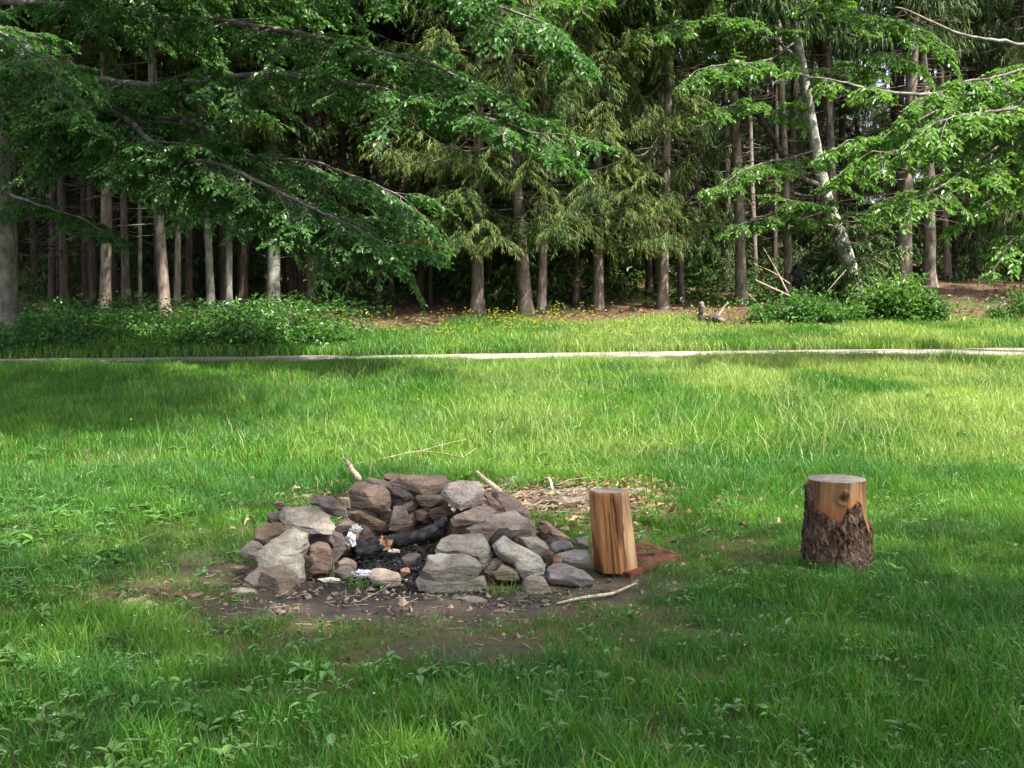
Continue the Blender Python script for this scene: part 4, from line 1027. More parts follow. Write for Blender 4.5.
def spruce_crown(z0, z1, Lmax, nbr, rng, tw=13, ns=11, W=.030, SL=.17, droop=.28, pale=.35, lowfull=.8, shape=.75, gap=.0):
    s = Soup(); nw = max(6, int(nbr / 5)); zz = np.clip(np.repeat((np.arange(nw) / nw) ** 1.1, 5)[:nbr] + rng.normal(0, .006, min(nbr, nw * 5)), 0, .995)
    for u in zz:
        z = z0 + (z1 - z0) * u
        a = rng.random() * 6.28
        L = Lmax * (1 - u) ** shape * (lowfull + (1 - lowfull) * min(u * 6, 1)) * rng.uniform(.65, 1.08) + .2
        d = np.array([math.cos(a), math.sin(a), 0.0]); sd = np.array([-d[1], d[0], 0.0])
        t = np.linspace(0, 1, 7)
        el = -droop * (1 - u) * rng.uniform(.6, 1.4) + .25 * u
        prof = el * L * t - .12 * L * np.sin(t * math.pi) + .13 * L * t ** 3
        sway = rng.normal(0, .06) * L * t * t
        B = np.outer(t * L, d) + np.outer(sway, sd) + np.outer(prof + z, [0, 0, 1])
        s.tube(B, .006 + .022 * (L / 3) * (1 - t * .85), 4, (.12, .085, .06), 0, False)
        n = max(4, int(tw * (L / Lmax + .15))) * 2
        tt = np.sort(rng.uniform(.12 + gap, 1, n)); side = np.where(np.arange(n) % 2 == 0, 1.0, -1.0)
        P0 = np.stack([np.interp(tt, t, B[:, k]) for k in range(3)], -1)
        ln = (.28 + .36 * (1 - tt) * rng.random(n) + .18 * rng.random(n)) * min(1.2, .35 + L / 2.6)
        ang = rng.uniform(.5, 1.1, n)
        TD = np.cos(ang)[:, None] * d + (np.sin(ang) * side)[:, None] * sd + np.array([0, 0, -1])[None] * rng.uniform(.05, .6, n)[:, None]
        TD /= np.linalg.norm(TD, axis=1)[:, None]
        # needle strips along each twig
        v = rng.random((n, ns)); v[:, 0] = 1
        P = P0[:, None, :] + TD[:, None, :] * (ln[:, None] * v)[:, :, None] + np.array([0, 0, -1.0]) * (ln[:, None] * v * v * .28)[:, :, None]
        jit = rng.normal(0, .42, (n, ns, 3)); D = TD[:, None, :] * .7 + jit + np.array([0, 0, -.42])
        D /= np.linalg.norm(D, axis=2)[:, :, None]
        P = P.reshape(-1, 3); D = D.reshape(-1, 3)
        S = np.cross(D, rng.normal(0, 1, D.shape)); S /= np.linalg.norm(S, axis=1)[:, None] + 1e-9
        k = len(P)
        base = np.array([.028, .072, .017]); yel = np.array([.145, .185, .036])
        tip = np.clip(v.reshape(-1) * .6 + np.repeat(tt, ns) * .5 - .25 + rng.normal(0, .2, k), 0, 1) * pale * rng.uniform(.5, 1.5)
        c = base * (1 - tip[:, None]) + yel * tip[:, None]
        dead = rng.random(k) < .035; c[dead] = (.15, .11, .07)
        s.strips(P, D, S, SL * (.55 + .8 * rng.random(k)), W * (.7 + .6 * rng.random(k)), c * (.75 + .5 * rng.random((k, 1))), 0, .45)
    return s.mesh('crown', [M['needle']])

def rgn(n): return np.random.default_rng(n)
T_DARK = [spruce_trunk(17, .15, rgn(20 + q), M['spruce_dark'], (1.2, 8.5), 110, 1.6, .10) for q in range(3)]
T_RED = [spruce_trunk(18, .13, rgn(30 + q), M['spruce'], (1.6, 9), 80, 1.4, .12) for q in range(3)]
T_PALE = [spruce_trunk(16, .12, rgn(40 + q), M['pale'], (2.2, 8), 30, 1.2, .22, .3) for q in range(2)]
C_LOW = [spruce_crown(2.25, 13.5, 3.3, 100, rgn(50 + q), 20, 36, .0125, .105, .30, .85, .85) for q in range(3)]
C_HIGH = [spruce_crown(7.6, 17, 2.9, 46, rgn(60 + q), 10, 9, .055, .26, .22, .3, .9) for q in range(2)]
C_MID = [spruce_crown(4.6, 15, 2.7, 62, rgn(65 + q), 13, 24, .016, .13, .26, .5, .8, .75, .12) for q in range(2)]
C_DEEP = [spruce_crown(.7, 12, 2.9, 74, rgn(70 + q), 12, 16, .03, .2, .25, .3, .9) for q in range(2)]
C_SAP = [spruce_crown(.15, 2.2, 1.0, 34, rgn(80 + q), 9, 7, .03, .12, .1, .3, .9) for q in range(2)]
T_SAP = spruce_trunk(2.3, .025, rgn(90), M['spruce_dark'], (.3, 1), 3, .2, .03)

def spruce(px, py, width, kind, crown, label, top=None, group=None, scale=1.0, D=None, name='spruce_tree', q=0, rz=None):
    p = ground(px, py)
    if D is not None:
        p = at(px, 300, D); p.z = float(tz(p.x, p.y))
    rg = random.Random(int(px * 31 + py * 7))
    root = empty(name, tuple(p), rg.random() * 6.28 if rz is None else rz)
    T = {'dark': T_DARK, 'red': T_RED, 'pale': T_PALE}[kind]; tm = T[q % len(T)]
    r0 = {'dark': .15, 'red': .13, 'pale': .12}[kind]
    t = obj('trunk', tm, root); want = width * p.y / F_PX / 2
    k = want / r0 / 1.0; t.scale = (k, k, scale)
    c = obj('crown', crown, root); cw = scale * (.6 if px > 640 else 1); c.scale = (cw, cw, scale)
    if top is not None:          # lean so that the trunk passes under pixel column top at the upper frame edge
        a = at(top, 0, p.y); root.rotation_euler = (0, 0, 0)
        tilt = math.atan2(a.x - p.x, a.z - p.z)
        root.rotation_mode = 'QUATERNION'
        root.rotation_quaternion = Matrix.Rotation(tilt, 3, 'Y').to_quaternion() @ Matrix.Rotation(rg.random() * 6.28, 3, 'Z').to_quaternion()
    return tag(root, label, 'tree', group)

SPR = [
 # left stand
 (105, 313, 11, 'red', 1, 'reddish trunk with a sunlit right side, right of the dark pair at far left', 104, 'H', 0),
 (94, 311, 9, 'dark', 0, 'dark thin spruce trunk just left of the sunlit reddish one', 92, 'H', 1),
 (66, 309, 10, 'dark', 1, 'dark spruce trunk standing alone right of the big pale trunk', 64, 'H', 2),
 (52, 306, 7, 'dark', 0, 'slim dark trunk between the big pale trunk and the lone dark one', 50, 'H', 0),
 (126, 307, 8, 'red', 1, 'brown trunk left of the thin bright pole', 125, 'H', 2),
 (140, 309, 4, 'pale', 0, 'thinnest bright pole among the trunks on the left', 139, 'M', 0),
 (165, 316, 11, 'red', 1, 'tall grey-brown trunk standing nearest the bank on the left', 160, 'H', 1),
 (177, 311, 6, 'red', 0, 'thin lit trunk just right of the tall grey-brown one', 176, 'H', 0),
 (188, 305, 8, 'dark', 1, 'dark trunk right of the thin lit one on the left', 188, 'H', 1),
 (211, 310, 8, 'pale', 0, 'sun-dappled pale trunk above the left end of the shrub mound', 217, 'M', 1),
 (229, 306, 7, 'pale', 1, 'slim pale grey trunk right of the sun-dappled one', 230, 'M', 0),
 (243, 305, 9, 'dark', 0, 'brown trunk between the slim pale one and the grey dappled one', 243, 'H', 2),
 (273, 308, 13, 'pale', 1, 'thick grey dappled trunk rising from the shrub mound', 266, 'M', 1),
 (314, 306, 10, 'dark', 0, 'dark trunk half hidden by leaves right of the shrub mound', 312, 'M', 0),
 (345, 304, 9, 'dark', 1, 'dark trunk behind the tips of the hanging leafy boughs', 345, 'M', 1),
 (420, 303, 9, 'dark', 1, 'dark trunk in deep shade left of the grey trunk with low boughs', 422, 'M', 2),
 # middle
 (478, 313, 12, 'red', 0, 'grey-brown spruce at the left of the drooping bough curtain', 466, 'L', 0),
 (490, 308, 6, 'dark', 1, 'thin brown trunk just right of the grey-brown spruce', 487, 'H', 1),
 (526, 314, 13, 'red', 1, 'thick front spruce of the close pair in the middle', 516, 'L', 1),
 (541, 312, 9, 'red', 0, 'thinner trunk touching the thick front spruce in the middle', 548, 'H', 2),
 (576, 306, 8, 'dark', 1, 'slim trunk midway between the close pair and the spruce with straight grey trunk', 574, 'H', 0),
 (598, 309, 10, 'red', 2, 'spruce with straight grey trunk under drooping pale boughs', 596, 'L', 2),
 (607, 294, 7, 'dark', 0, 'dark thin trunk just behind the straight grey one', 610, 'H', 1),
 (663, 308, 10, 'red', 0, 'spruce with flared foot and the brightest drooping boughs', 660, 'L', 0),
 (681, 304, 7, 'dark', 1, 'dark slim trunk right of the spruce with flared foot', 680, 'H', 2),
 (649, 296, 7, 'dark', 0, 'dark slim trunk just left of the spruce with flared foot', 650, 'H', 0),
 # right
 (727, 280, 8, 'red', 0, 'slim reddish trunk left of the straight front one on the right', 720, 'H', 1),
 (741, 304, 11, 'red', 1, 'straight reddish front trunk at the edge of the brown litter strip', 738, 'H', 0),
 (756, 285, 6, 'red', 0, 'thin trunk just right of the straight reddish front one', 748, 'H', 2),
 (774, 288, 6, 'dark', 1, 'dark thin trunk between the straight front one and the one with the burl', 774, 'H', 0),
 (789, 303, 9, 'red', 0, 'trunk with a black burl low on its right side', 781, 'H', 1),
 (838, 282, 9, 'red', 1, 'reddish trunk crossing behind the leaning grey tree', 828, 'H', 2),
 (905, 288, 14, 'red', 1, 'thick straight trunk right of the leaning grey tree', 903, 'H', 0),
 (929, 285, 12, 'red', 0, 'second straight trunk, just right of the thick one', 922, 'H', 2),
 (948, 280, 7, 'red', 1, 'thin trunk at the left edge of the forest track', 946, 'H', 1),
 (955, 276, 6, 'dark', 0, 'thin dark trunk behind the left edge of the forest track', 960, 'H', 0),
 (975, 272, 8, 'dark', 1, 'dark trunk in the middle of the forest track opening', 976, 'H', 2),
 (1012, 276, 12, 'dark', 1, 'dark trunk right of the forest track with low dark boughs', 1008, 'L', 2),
]
CR = {'H': C_HIGH, 'M': C_MID, 'L': C_LOW, 'D': C_DEEP}
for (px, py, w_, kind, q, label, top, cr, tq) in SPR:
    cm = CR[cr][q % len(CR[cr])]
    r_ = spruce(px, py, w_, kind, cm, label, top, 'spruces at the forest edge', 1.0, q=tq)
    if label.startswith('trunk with a black burl'):
        rg = rgn(4); bm = bmesh.new(); bmesh.ops.create_icosphere(bm, subdivisions=4, radius=1)
        W = np.array([v.co[:] for v in bm.verts]); W *= (.55 + .9 * fbm(W[:, 0] * 2.4, W[:, 1] * 2.4, W[:, 2] * 2.4, 3, 4))[:, None] * np.array([.19, .19, .30])
        W += rg.normal(0, .012, W.shape)
        for v, w__ in zip(bm.verts, W): v.co = w__
        me = bpy.data.meshes.new('burl'); bm.to_mesh(me); bm.free(); me.materials.append(M['char'])
        b = obj('burl', me, r_); wp = Vector((r_.location.x + .17, r_.location.y - .08, r_.location.z + .62))
        b.location = r_.rotation_quaternion.inverted() @ (wp - Vector(r_.location))
# boughs reaching in from the right edge, and darker spruces further in
spruce(1075, 300, 14, 'dark', C_LOW[1], 'dark spruce whose boughs reach in at the upper right edge', None, 'spruces at the forest edge', 1.0, D=27.5)
spruce(1125, 300, 12, 'dark', C_DEEP[0], 'dark spruce beyond the right edge of the forest track', None, 'spruces at the forest edge', 1.1, D=28)
rr = random.Random(77)
deep = []
for D0, n, x0, x1 in ((31, 15, -16, 19), (35, 18, -19, 22), (40, 21, -23, 26), (43, 22, -24, 28), (47, 24, -26, 30), (53, 25, -30, 34), (60, 26, -34, 40)):
    for k in range(n):
        # a staggered row
        x = x0 + (x1 - x0) * (k + .5 + rr.uniform(-.4, .4)) / n; D = D0 + rr.uniform(-1.8, 1.8)
        px = 512 + x / D * F_PX
        if D < 38 and 930 < px < 1020: continue          # the track keeps an opening
        crn = C_DEEP[k % 2] if (D > 38 or rr.random() < .35) else (C_HIGH[k % 2] if px < 460 or px > 700 else C_MID[k % 2])
        spruce(px, 300, rr.uniform(6.5, 11) * 24 / D * 1.35, 'dark', crn, 'dark spruce deep in the forest behind the front trunks', None, 'spruces deep in the forest', rr.uniform(.95, 1.3), D=D, q=k)
for k in range(22):
    D = rr.uniform(25.8, 30); px = rr.uniform(18, 440)
    spruce(px, 300, rr.uniform(4, 7.5), 'dark', C_HIGH[k % 2], 'thin dark trunk further in among the left-hand trees', None, 'thin trunks behind the left stand', 1.0, D=D, q=k)
for k in range(46):
    D = rr.uniform(26.5, 37); px = rr.uniform(440, 1030) if k > 12 else rr.uniform(-20, 440)
    if 935 < px < 1010: continue
    p = at(px, 300, D); sc_ = rr.uniform(.5, 1.15)
    root = empty('spruce_sapling', (p.x, p.y, float(tz(p.x, p.y))), rr.random() * 6.28)
    t = obj('trunk', T_SAP, root); t.scale = (sc_,) * 3
    c = obj('crown', C_SAP[k % 2], root); c.scale = (sc_ * 1.25, sc_ * 1.25, sc_)
    tag(root, 'young green spruce growing under the tall trunks', 'sapling', 'saplings under the trees')

# ------------------------------------------------------------------ broad-leaved trees
def spline(P, sub=6):
    P = np.array([tuple(p) for p in P], float); k = len(P)
    t = np.linspace(0, k - 1, (k - 1) * sub + 1); i0 = np.clip(t.astype(int), 0, k - 2); f = (t - i0)[:, None]
    Pm = np.vstack([2 * P[0] - P[1], P, 2 * P[-1] - P[-2]])
    a, b, c, d = Pm[i0], Pm[i0 + 1], Pm[i0 + 2], Pm[i0 + 3]
    return .5 * (2 * b + (c - a) * f + (2 * a - 5 * b + 4 * c - d) * f * f + (3 * b - a - 3 * c + d) * f ** 3)

def twig_sprays(s, P, L, rng, leafL, leafW, c, dens, droop, tm=1, thin=.006):
    """leafy sub-branch: P a polyline; alternate twigs with flat leaf sprays"""
    k = len(P); n = max(3, int(L * dens))
    tt = np.sort(rng.uniform(.12, 1, n)); tt[-1] = 1
    idx = np.linspace(0, 1, k)
    B = np.stack([np.interp(tt, idx, P[:, q]) for q in range(3)], -1)
    d = P[-1] - P[0]; d = d / (np.linalg.norm(d) + 1e-9)
    sd = np.cross(d, [0, 0, 1.0]); sd /= np.linalg.norm(sd) + 1e-9
    side = np.where(np.arange(n) % 2 == 0, 1.0, -1.0)
    ang = rng.uniform(.35, 1.15, n)
    TD = np.cos(ang)[:, None] * d + (np.sin(ang) * side)[:, None] * sd + np.array([0, 0, 1.0]) * rng.normal(-.08, .16, n)[:, None]
    TD /= np.linalg.norm(TD, axis=1)[:, None]
    ln = (.16 + .30 * rng.random(n)) * (1.1 - .5 * tt) * (.7 + .3 * min(L, 1.5))
    for b, t_, l in zip(B, TD, ln):
        s.tube([b, b + t_ * l * .55 + [0, 0, -.01], b + t_ * l + [0, 0, -droop * l]], [thin * .6, thin * .45, thin * .25], 3, (.1, .085, .06), tm, False)
    m = 9
    v = np.tile(np.linspace(.25, 1, m), (n, 1)) + rng.normal(0, .05, (n, m))
    LP = B[:, None, :] + TD[:, None, :] * (ln[:, None] * v)[:, :, None] + np.array([0, 0, -1.0]) * (droop * ln[:, None] * v * v)[:, :, None]
    lside = np.where((np.arange(m) % 2 == 0), 1.0, -1.0)[None, :] * np.ones((n, 1)); lside[:, -1] = 0
    TS = np.cross(TD, [0, 0, 1.0]); TS /= np.linalg.norm(TS, axis=1)[:, None] + 1e-9
    LD = TD[:, None, :] * .6 + TS[:, None, :] * lside[:, :, None] * .95 + rng.normal(0, .28, (n, m, 3)) + np.array([0, 0, -.22])
    N = np.array([0, 0, 1.0]) + rng.normal(0, .38, (n, m, 3))
    LP, LD, N = LP.reshape(-1, 3), LD.reshape(-1, 3), N.reshape(-1, 3); q = len(LP)
    cc = np.asarray(c) * (.68 + .64 * rng.random((q, 1))) * (1 + (rng.random((q, 3)) - .5) * .22)
    s.leaves(LP, LD, N, leafL * (.6 + .7 * rng.random(q)), leafW * (.6 + .7 * rng.random(q)), cc, 0, .3, .22)

def limb(s, wood, pts, r0, r1, rng, leafL=.11, leafW=.075, c=(.045, .115, .03), gap=.3, subL=1.3, dens=9, start=.15, droop=.22, up=.0, n=8):
    P = spline(pts, 8); k = len(P)
    P = P + np.cumsum(rng.normal(0, .012, P.shape), axis=0) * sstep(0, .2, np.linspace(0, 1, k))[:, None]
    wood.tube(P, np.linspace(r0, r1, k), n, (1, 1, 1), 0, True, .08, rng)
    if subL <= 0: return P
    seg = np.linalg.norm(np.diff(P, axis=0), axis=1); cum = np.concatenate([[0], np.cumsum(seg)]); tot = cum[-1]
    pos = np.arange(tot * start, tot, gap) + rng.normal(0, gap * .2, len(np.arange(tot * start, tot, gap)))
    side = 1
    for x in list(pos) + [tot]:
        x = min(max(x, 0), tot); u = x / tot
        b = np.array([np.interp(x, cum, P[:, q]) for q in range(3)])
        i = min(np.searchsorted(cum, x), k - 1); i = max(i, 1)
        t_ = P[i] - P[i - 1]; t_ /= np.linalg.norm(t_) + 1e-9
        sd = np.cross(t_, [0, 0, 1.0]); sd /= np.linalg.norm(sd) + 1e-9
        side = -side; a = rng.uniform(.45, 1.25) if x < tot else 0
        d = math.cos(a) * t_ + math.sin(a) * side * sd; d[2] += rng.normal(up - .05, .22); d /= np.linalg.norm(d)
        L = subL * (1.05 - .45 * u) * rng.uniform(.55, 1.2)
        q = np.linspace(0, 1, 6)
        wig = np.cumsum(rng.normal(0, .025, (6, 3)), axis=0) * L
        S = b + np.outer(q * L, d) + np.outer(-droop * L * q * q, [0, 0, 1]) + wig * q[:, None]
        rr_ = max(.006, (r0 + (r1 - r0) * u) * .32)
        s.tube(S, np.linspace(rr_, .003, 6), 5, (.13, .11, .085), 1, False)
        twig_sprays(s, S, L, rng, leafL, leafW, c, dens, droop)
    return P

def leafy_tree(name, label, base, trunk_pts, rad, bark, limbs, rng, limb_bark=None, cat='tree', group=None, **kw):
    root = empty(name, tuple(base)); tag(root, label, cat, group)
    off = np.array(tuple(base))
    tw = Soup(); P = spline(trunk_pts, 8); t = np.linspace(0, 1, len(P))
    tw.tube(P - off, np.interp(t, np.linspace(0, 1, len(rad)), rad), 18, (1, 1, 1), 0, True, .06, rng)
    obj('trunk', tw.mesh('trunk', [bark], True), root)
    s = Soup()
    for L_ in limbs:
        o = dict(kw); pts, r0, r1 = L_[0], L_[1], L_[2]
        if len(L_) > 3: o.update(L_[3])
        wd = Soup(); lb = o.pop('bark', limb_bark or bark)
        limb(s, wd, [np.array(tuple(p)) - off for p in pts], r0, r1, rng, **o)
        obj('limb', wd.mesh('limb', [lb], True), root)
    obj('crown', s.mesh('crown', [M['leaf'], M['limb']]), root)
    return root

def A(*pts): return [at(*p) for p in pts]
# the big maple at the left edge, its boughs hang far into the picture
b = ground(3, 334); D0 = b.y
tp = [b + Vector((0, 0, -.3)), b + Vector((0, 0, .6)), b + Vector((-.03, 0, 2.5)), b + Vector((-.12, -.1, 5)), b + Vector((-.35, -.3, 8.5)), b + Vector((-.3, -.5, 12.5))]
mc = (.062, .155, .04)
leafy_tree('maple_tree', 'big pale-barked maple at the left edge whose leafy boughs hang into the picture', b, tp, [.36, .30, .275, .24, .18, .07], M['pale'], [
  (A((-4, 78, D0), (75, 78, 19.5), (165, 82, 18.2), (260, 74, 17), (350, 80, 16), (440, 104, 15), (545, 132, 14.2)), .085, .012),
  (A((-4, 60, D0), (22, 68, 20), (62, 92, 19), (120, 116, 18), (165, 152, 17.2), (230, 170, 16.5), (310, 205, 16), (370, 232, 15.4)), .09, .012),
  (A((-4, 30, D0), (60, 52, 20), (120, 104, 19), (196, 118, 18.2), (258, 152, 17.6), (330, 160, 17), (410, 190, 16.4)), .07, .012),
  (A((-8, 0, D0), (120, 10, 19), (230, 22, 17.5), (330, 40, 16.2), (430, 62, 15.2), (490, 92, 14.6)), .08, .012),
  (A((-10, -40, D0), (90, -30, 19), (220, -28, 17), (340, -20, 15.6), (440, -8, 14.8), (540, 22, 14)), .08, .012),
  (A((2, 150, D0), (80, 150, 20), (170, 165, 18.6), (250, 186, 17.4), (310, 212, 16.6), (360, 226, 16.2), (395, 238, 15.8)), .07, .01),
  (A((2, 190, D0), (40, 205, 20.5), (80, 215, 19.8), (110, 232, 19.3)), .035, .008, dict(subL=.8)),
  (A((0, 120, D0), (60, 128, 19), (130, 140, 17.8), (200, 146, 17)), .05, .01),
  (A((170, 150, 18.5), (230, 190, 17.5), (280, 212, 16.8), (325, 234, 16.2), (362, 250, 15.8)), .035, .008),
  (A((-20, -100, D0), (60, -110, 18), (180, -110, 15.5), (300, -90, 13.5), (420, -60, 12.6)), .09, .015),
  (A((-24, -160, D0), (120, -190, 18.5), (280, -210, 16.5), (420, -200, 15), (520, -190, 14)), .1, .015, dict(gap=.26, subL=1.6)),
  (A((-24, -230, D0), (60, -280, 18.5), (200, -320, 16), (330, -330, 14)), .1, .015, dict(gap=.26, subL=1.7)),
  (A((-20, -60, D0), (100, -50, 21.5), (220, -45, 21), (330, -45, 20.5)), .08, .015, dict(gap=.14, subL=2.0)),  # these dense boughs above the frame are added to shade the left trunks
  (A((-20, -30, D0), (120, -20, 23), (240, -20, 23.5), (330, -30, 23.5)), .08, .015, dict(gap=.14, subL=2.0)),
  (A((-20, -120, D0), (100, -110, 22), (250, -110, 22), (380, -110, 22)), .08, .015, dict(gap=.14, subL=2.0)),
  (A((3, 120, D0), (90, 160, 21.5), (180, 184, 21), (280, 212, 20.5), (360, 238, 20)), .04, .008, dict(subL=1.2)),
  (A((250, 172, 17.5), (310, 205, 17), (360, 228, 16.5), (400, 244, 16.2)), .03, .008, dict(subL=1.1)),
  (A((-20, 20, D0), (-60, 10, 17.5), (0, 30, 15), (60, 60, 13.5)), .05, .01),
  ], rgn(101), M['limb'], c=mc, leafL=.08, leafW=.056, gap=.17, subL=1.4, dens=21)

# leaning grey tree on the right
b = ground(857, 302); D0 = b.y
tr = A((857, 306, D0), (853, 285, D0), (844, 250, D0), (829, 208, D0), (818, 160, D0), (806, 90, D0), (791, 0, D0), (778, -90, D0), (772, -200, D0 - .3))
rc = (.095, .2, .042)
leafy_tree('leaning_tree', 'leaning grey tree with crooked trunk and light green leaves on the right', b, tr, [.27, .21, .19, .165, .14, .12, .1, .085, .05], M['mottled'], [
  (A((820, 186, D0), (798, 175, D0 - .4), (772, 140, D0 - .7), (745, 98, D0 - 1), (724, 52, D0 - 1.2), (706, 12, D0 - 1.4), (672, -40, D0 - 1.8)), .085, .04, dict(bark=M['darklimb'], start=.5, subL=1.2)),
  (A((836, 226, D0), (805, 222, D0 - 1), (770, 218, D0 - 1.6), (735, 226, D0 - 2)), .03, .008, dict(subL=.8)),
  (A((836, 222, D0), (862, 212, D0 - .8), (890, 200, D0 - 1.4), (905, 190, D0 - 1.7)), .028, .008, dict(subL=.7)),
  (A((820, 190, D0), (850, 178, D0 - 1), (880, 165, D0 - 1.6)), .025, .008, dict(subL=.7)),
  (A((812, 130, D0), (775, 112, D0 - 1), (740, 108, D0 - 1.8), (700, 118, D0 - 2.4)), .03, .008, dict(subL=.9)),
  (A((806, 90, D0), (840, 70, D0 - 1), (880, 56, D0 - 1.8), (915, 60, D0 - 2.4)), .035, .008, dict(subL=1.0)),
  (A((800, 60, D0), (760, 30, D0 - 1), (710, 22, D0 - 2), (655, 28, D0 - 3)), .04, .01, dict(subL=1.1)),
  (A((815, 150, D0), (785, 160, D0 - 1), (750, 172, D0 - 2), (722, 190, D0 - 2.6)), .025, .008, dict(subL=.8)),
  (A((830, 205, D0), (800, 200, D0 - 1.4), (775, 196, D0 - 2)), .022, .008, dict(subL=.7)),
  (A((798, 40, D0), (770, 60, D0 - 1.2), (735, 66, D0 - 2.2), (695, 72, D0 - 3)), .03, .008, dict(subL=.9)),
  (A((792, 10, D0), (840, 8, D0 - 1), (900, 18, D0 - 2.4), (945, 40, D0 - 3)), .03, .008, dict(subL=1.0)),
  (A((795, 20, D0), (830, -10, D0 - 1), (880, -30, D0 - 2), (930, -40, D0 - 3)), .04, .01, dict(subL=1.2)),
  (A((790, 0, D0), (740, -30, D0 - 1.5), (670, -30, D0 - 3), (590, -10, D0 - 4), (520, 14, D0 - 5)), .05, .01, dict(subL=1.2)),
  ], rgn(102), M['limb'], c=rc, leafL=.095, leafW=.065, gap=.17, subL=1.1, dens=18, droop=.25)

# oak just outside the right edge, its pale boughs reach in
b = at(1160, 300, 17.5); b.z = float(tz(b.x, b.y))
oc = (.115, .225, .048)
leafy_tree('oak_tree', 'oak standing just past the right edge with long pale boughs and light leaves', b,
  [b + Vector((0, 0, -.3)), b + Vector((0, 0, 2)), b + Vector((-.1, 0, 5)), b + Vector((0, 0, 10))], [.33, .27, .22, .08], M['pale'], [
  (A((1160, 82, 17.5), (1080, 98, 17), (1020, 100, 16.7), (960, 100, 16.4), (905, 100, 16.1), (860, 92, 15.9), (815, 84, 15.8)), .045, .010, dict(start=.4, subL=.45, gap=.3, bark=M['pale'])),
  (A((1160, 40, 17.5), (1060, 45, 17.2), (1000, 39, 17), (950, 26, 16.8), (900, 2, 16.6)), .035, .012, dict(subL=0, bark=M['pale'])),
  (A((1050, 98, 16.9), (1005, 112, 16.2), (955, 138, 15.8), (905, 150, 15.5), (868, 150, 15.3)), .03, .008, dict(start=.1)),
  (A((1060, 100, 16.9), (1010, 140, 16.1), (965, 172, 15.6), (930, 190, 15.3), (905, 200, 15.1)), .03, .008, dict(start=.15)),
  (A((1080, 100, 17), (1050, 150, 16.2), (1010, 185, 15.7), (985, 203, 15.5)), .026, .008, dict(start=.2)),
  (A((1070, 98, 17), (1030, 105, 16), (985, 115, 15.3), (940, 122, 14.9)), .03, .008, dict(start=.2)),
  (A((1100, 60, 17), (1030, 66, 16.4), (975, 78, 16), (930, 96, 15.6)), .026, .008, dict(start=.2)),
  (A((960, 100, 16.4), (920, 118, 16), (885, 136, 15.8), (850, 138, 15.6)), .02, .007, dict(start=.1, subL=.6)),
  (A((1100, 150, 17), (1060, 200, 16.3), (1030, 230, 16), (1012, 240, 15.9)), .025, .008, dict(start=.3)),
  ], rgn(103), M['limb'], c=oc, leafL=.095, leafW=.058, gap=.15, subL=.85, dens=19, droop=.28)

# ------------------------------------------------------------------ shade trees on the photographer's side
def round_tree(name, label, x, y, zc, rad, n, seed, trunk_r=.3, per=60, c=(.05, .12, .03), leafL=.17, ox=0, oy=0):
    rg = rgn(seed); z0 = float(tz(x, y)); root = empty(name, (x, y, z0)); tag(root, label, 'tree')
    H = zc + rad[2] * .7
    tw = Soup(); zz = np.linspace(-.3, H, 14)
    P = np.stack([.12 * np.sin(zz * .5 + seed), .12 * np.cos(zz * .45), zz], -1); tw.tube(P, trunk_r * (1.05 - .85 * zz / H), 14, (1, 1, 1), 0, True, .06, rg)
    cen = []
    for q in range(n):
        d = rg.normal(0, 1, 3); d /= np.linalg.norm(d); r = rg.uniform(.35, 1) ** .6
        cen.append(np.array([ox, oy, zc]) + d * r * np.array(rad))
    cen = np.array(cen)
    for c_ in cen[::3]:
        h = max(zc - rad[2] * .9, c_[2] - np.hypot(c_[0], c_[1]) * .6)
        m = np.array([0, 0, h]); tw.tube([m, (m + c_) / 2 + rg.normal(0, .15, 3), c_], [.07, .045, .012], 5, (1, 1, 1), 0, False)
    obj('trunk', tw.mesh('trunk', [M['limb']], True), root)
    s = Soup(); k = n * per
    Pc = np.repeat(cen, per, axis=0) + rg.normal(0, 1, (k, 3)) * np.array([.48, .48, .2])
    D = rg.normal(0, 1, (k, 3)) * [1, 1, .35]; N = np.array([0, 0, 1.0]) + rg.normal(0, .45, (k, 3))
    cc = np.array(c) * (.7 + .6 * rg.random((k, 1)))
    s.leaves(Pc, D, N, leafL * (.6 + .8 * rg.random(k)), leafL * .65 * (.6 + .8 * rg.random(k)), cc, 0, .3, .2)
    obj('crown', s.mesh('crown', [M['leaf']]), root)
    return root
round_tree('shade_tree', 'broad leafy tree behind the photographer on the right', 5.7, .3, 10.5, (3.4, 3.6, 2.0), 92, 5)
round_tree('shade_tree', 'second leafy tree behind the photographer, further right', 10.9, -.3, 10.5, (3.4, 3.3, 2.0), 88, 6)
round_tree('shade_tree', 'added leafy tree past the left edge, its unseen crown shading the lawn', -7.5, 7.5, 8.6, (6.0, 3.4, 1.7), 480, 7, ox=3.6, oy=1.8)  # added tree, crown pushed sideways to shade the left of the meadow

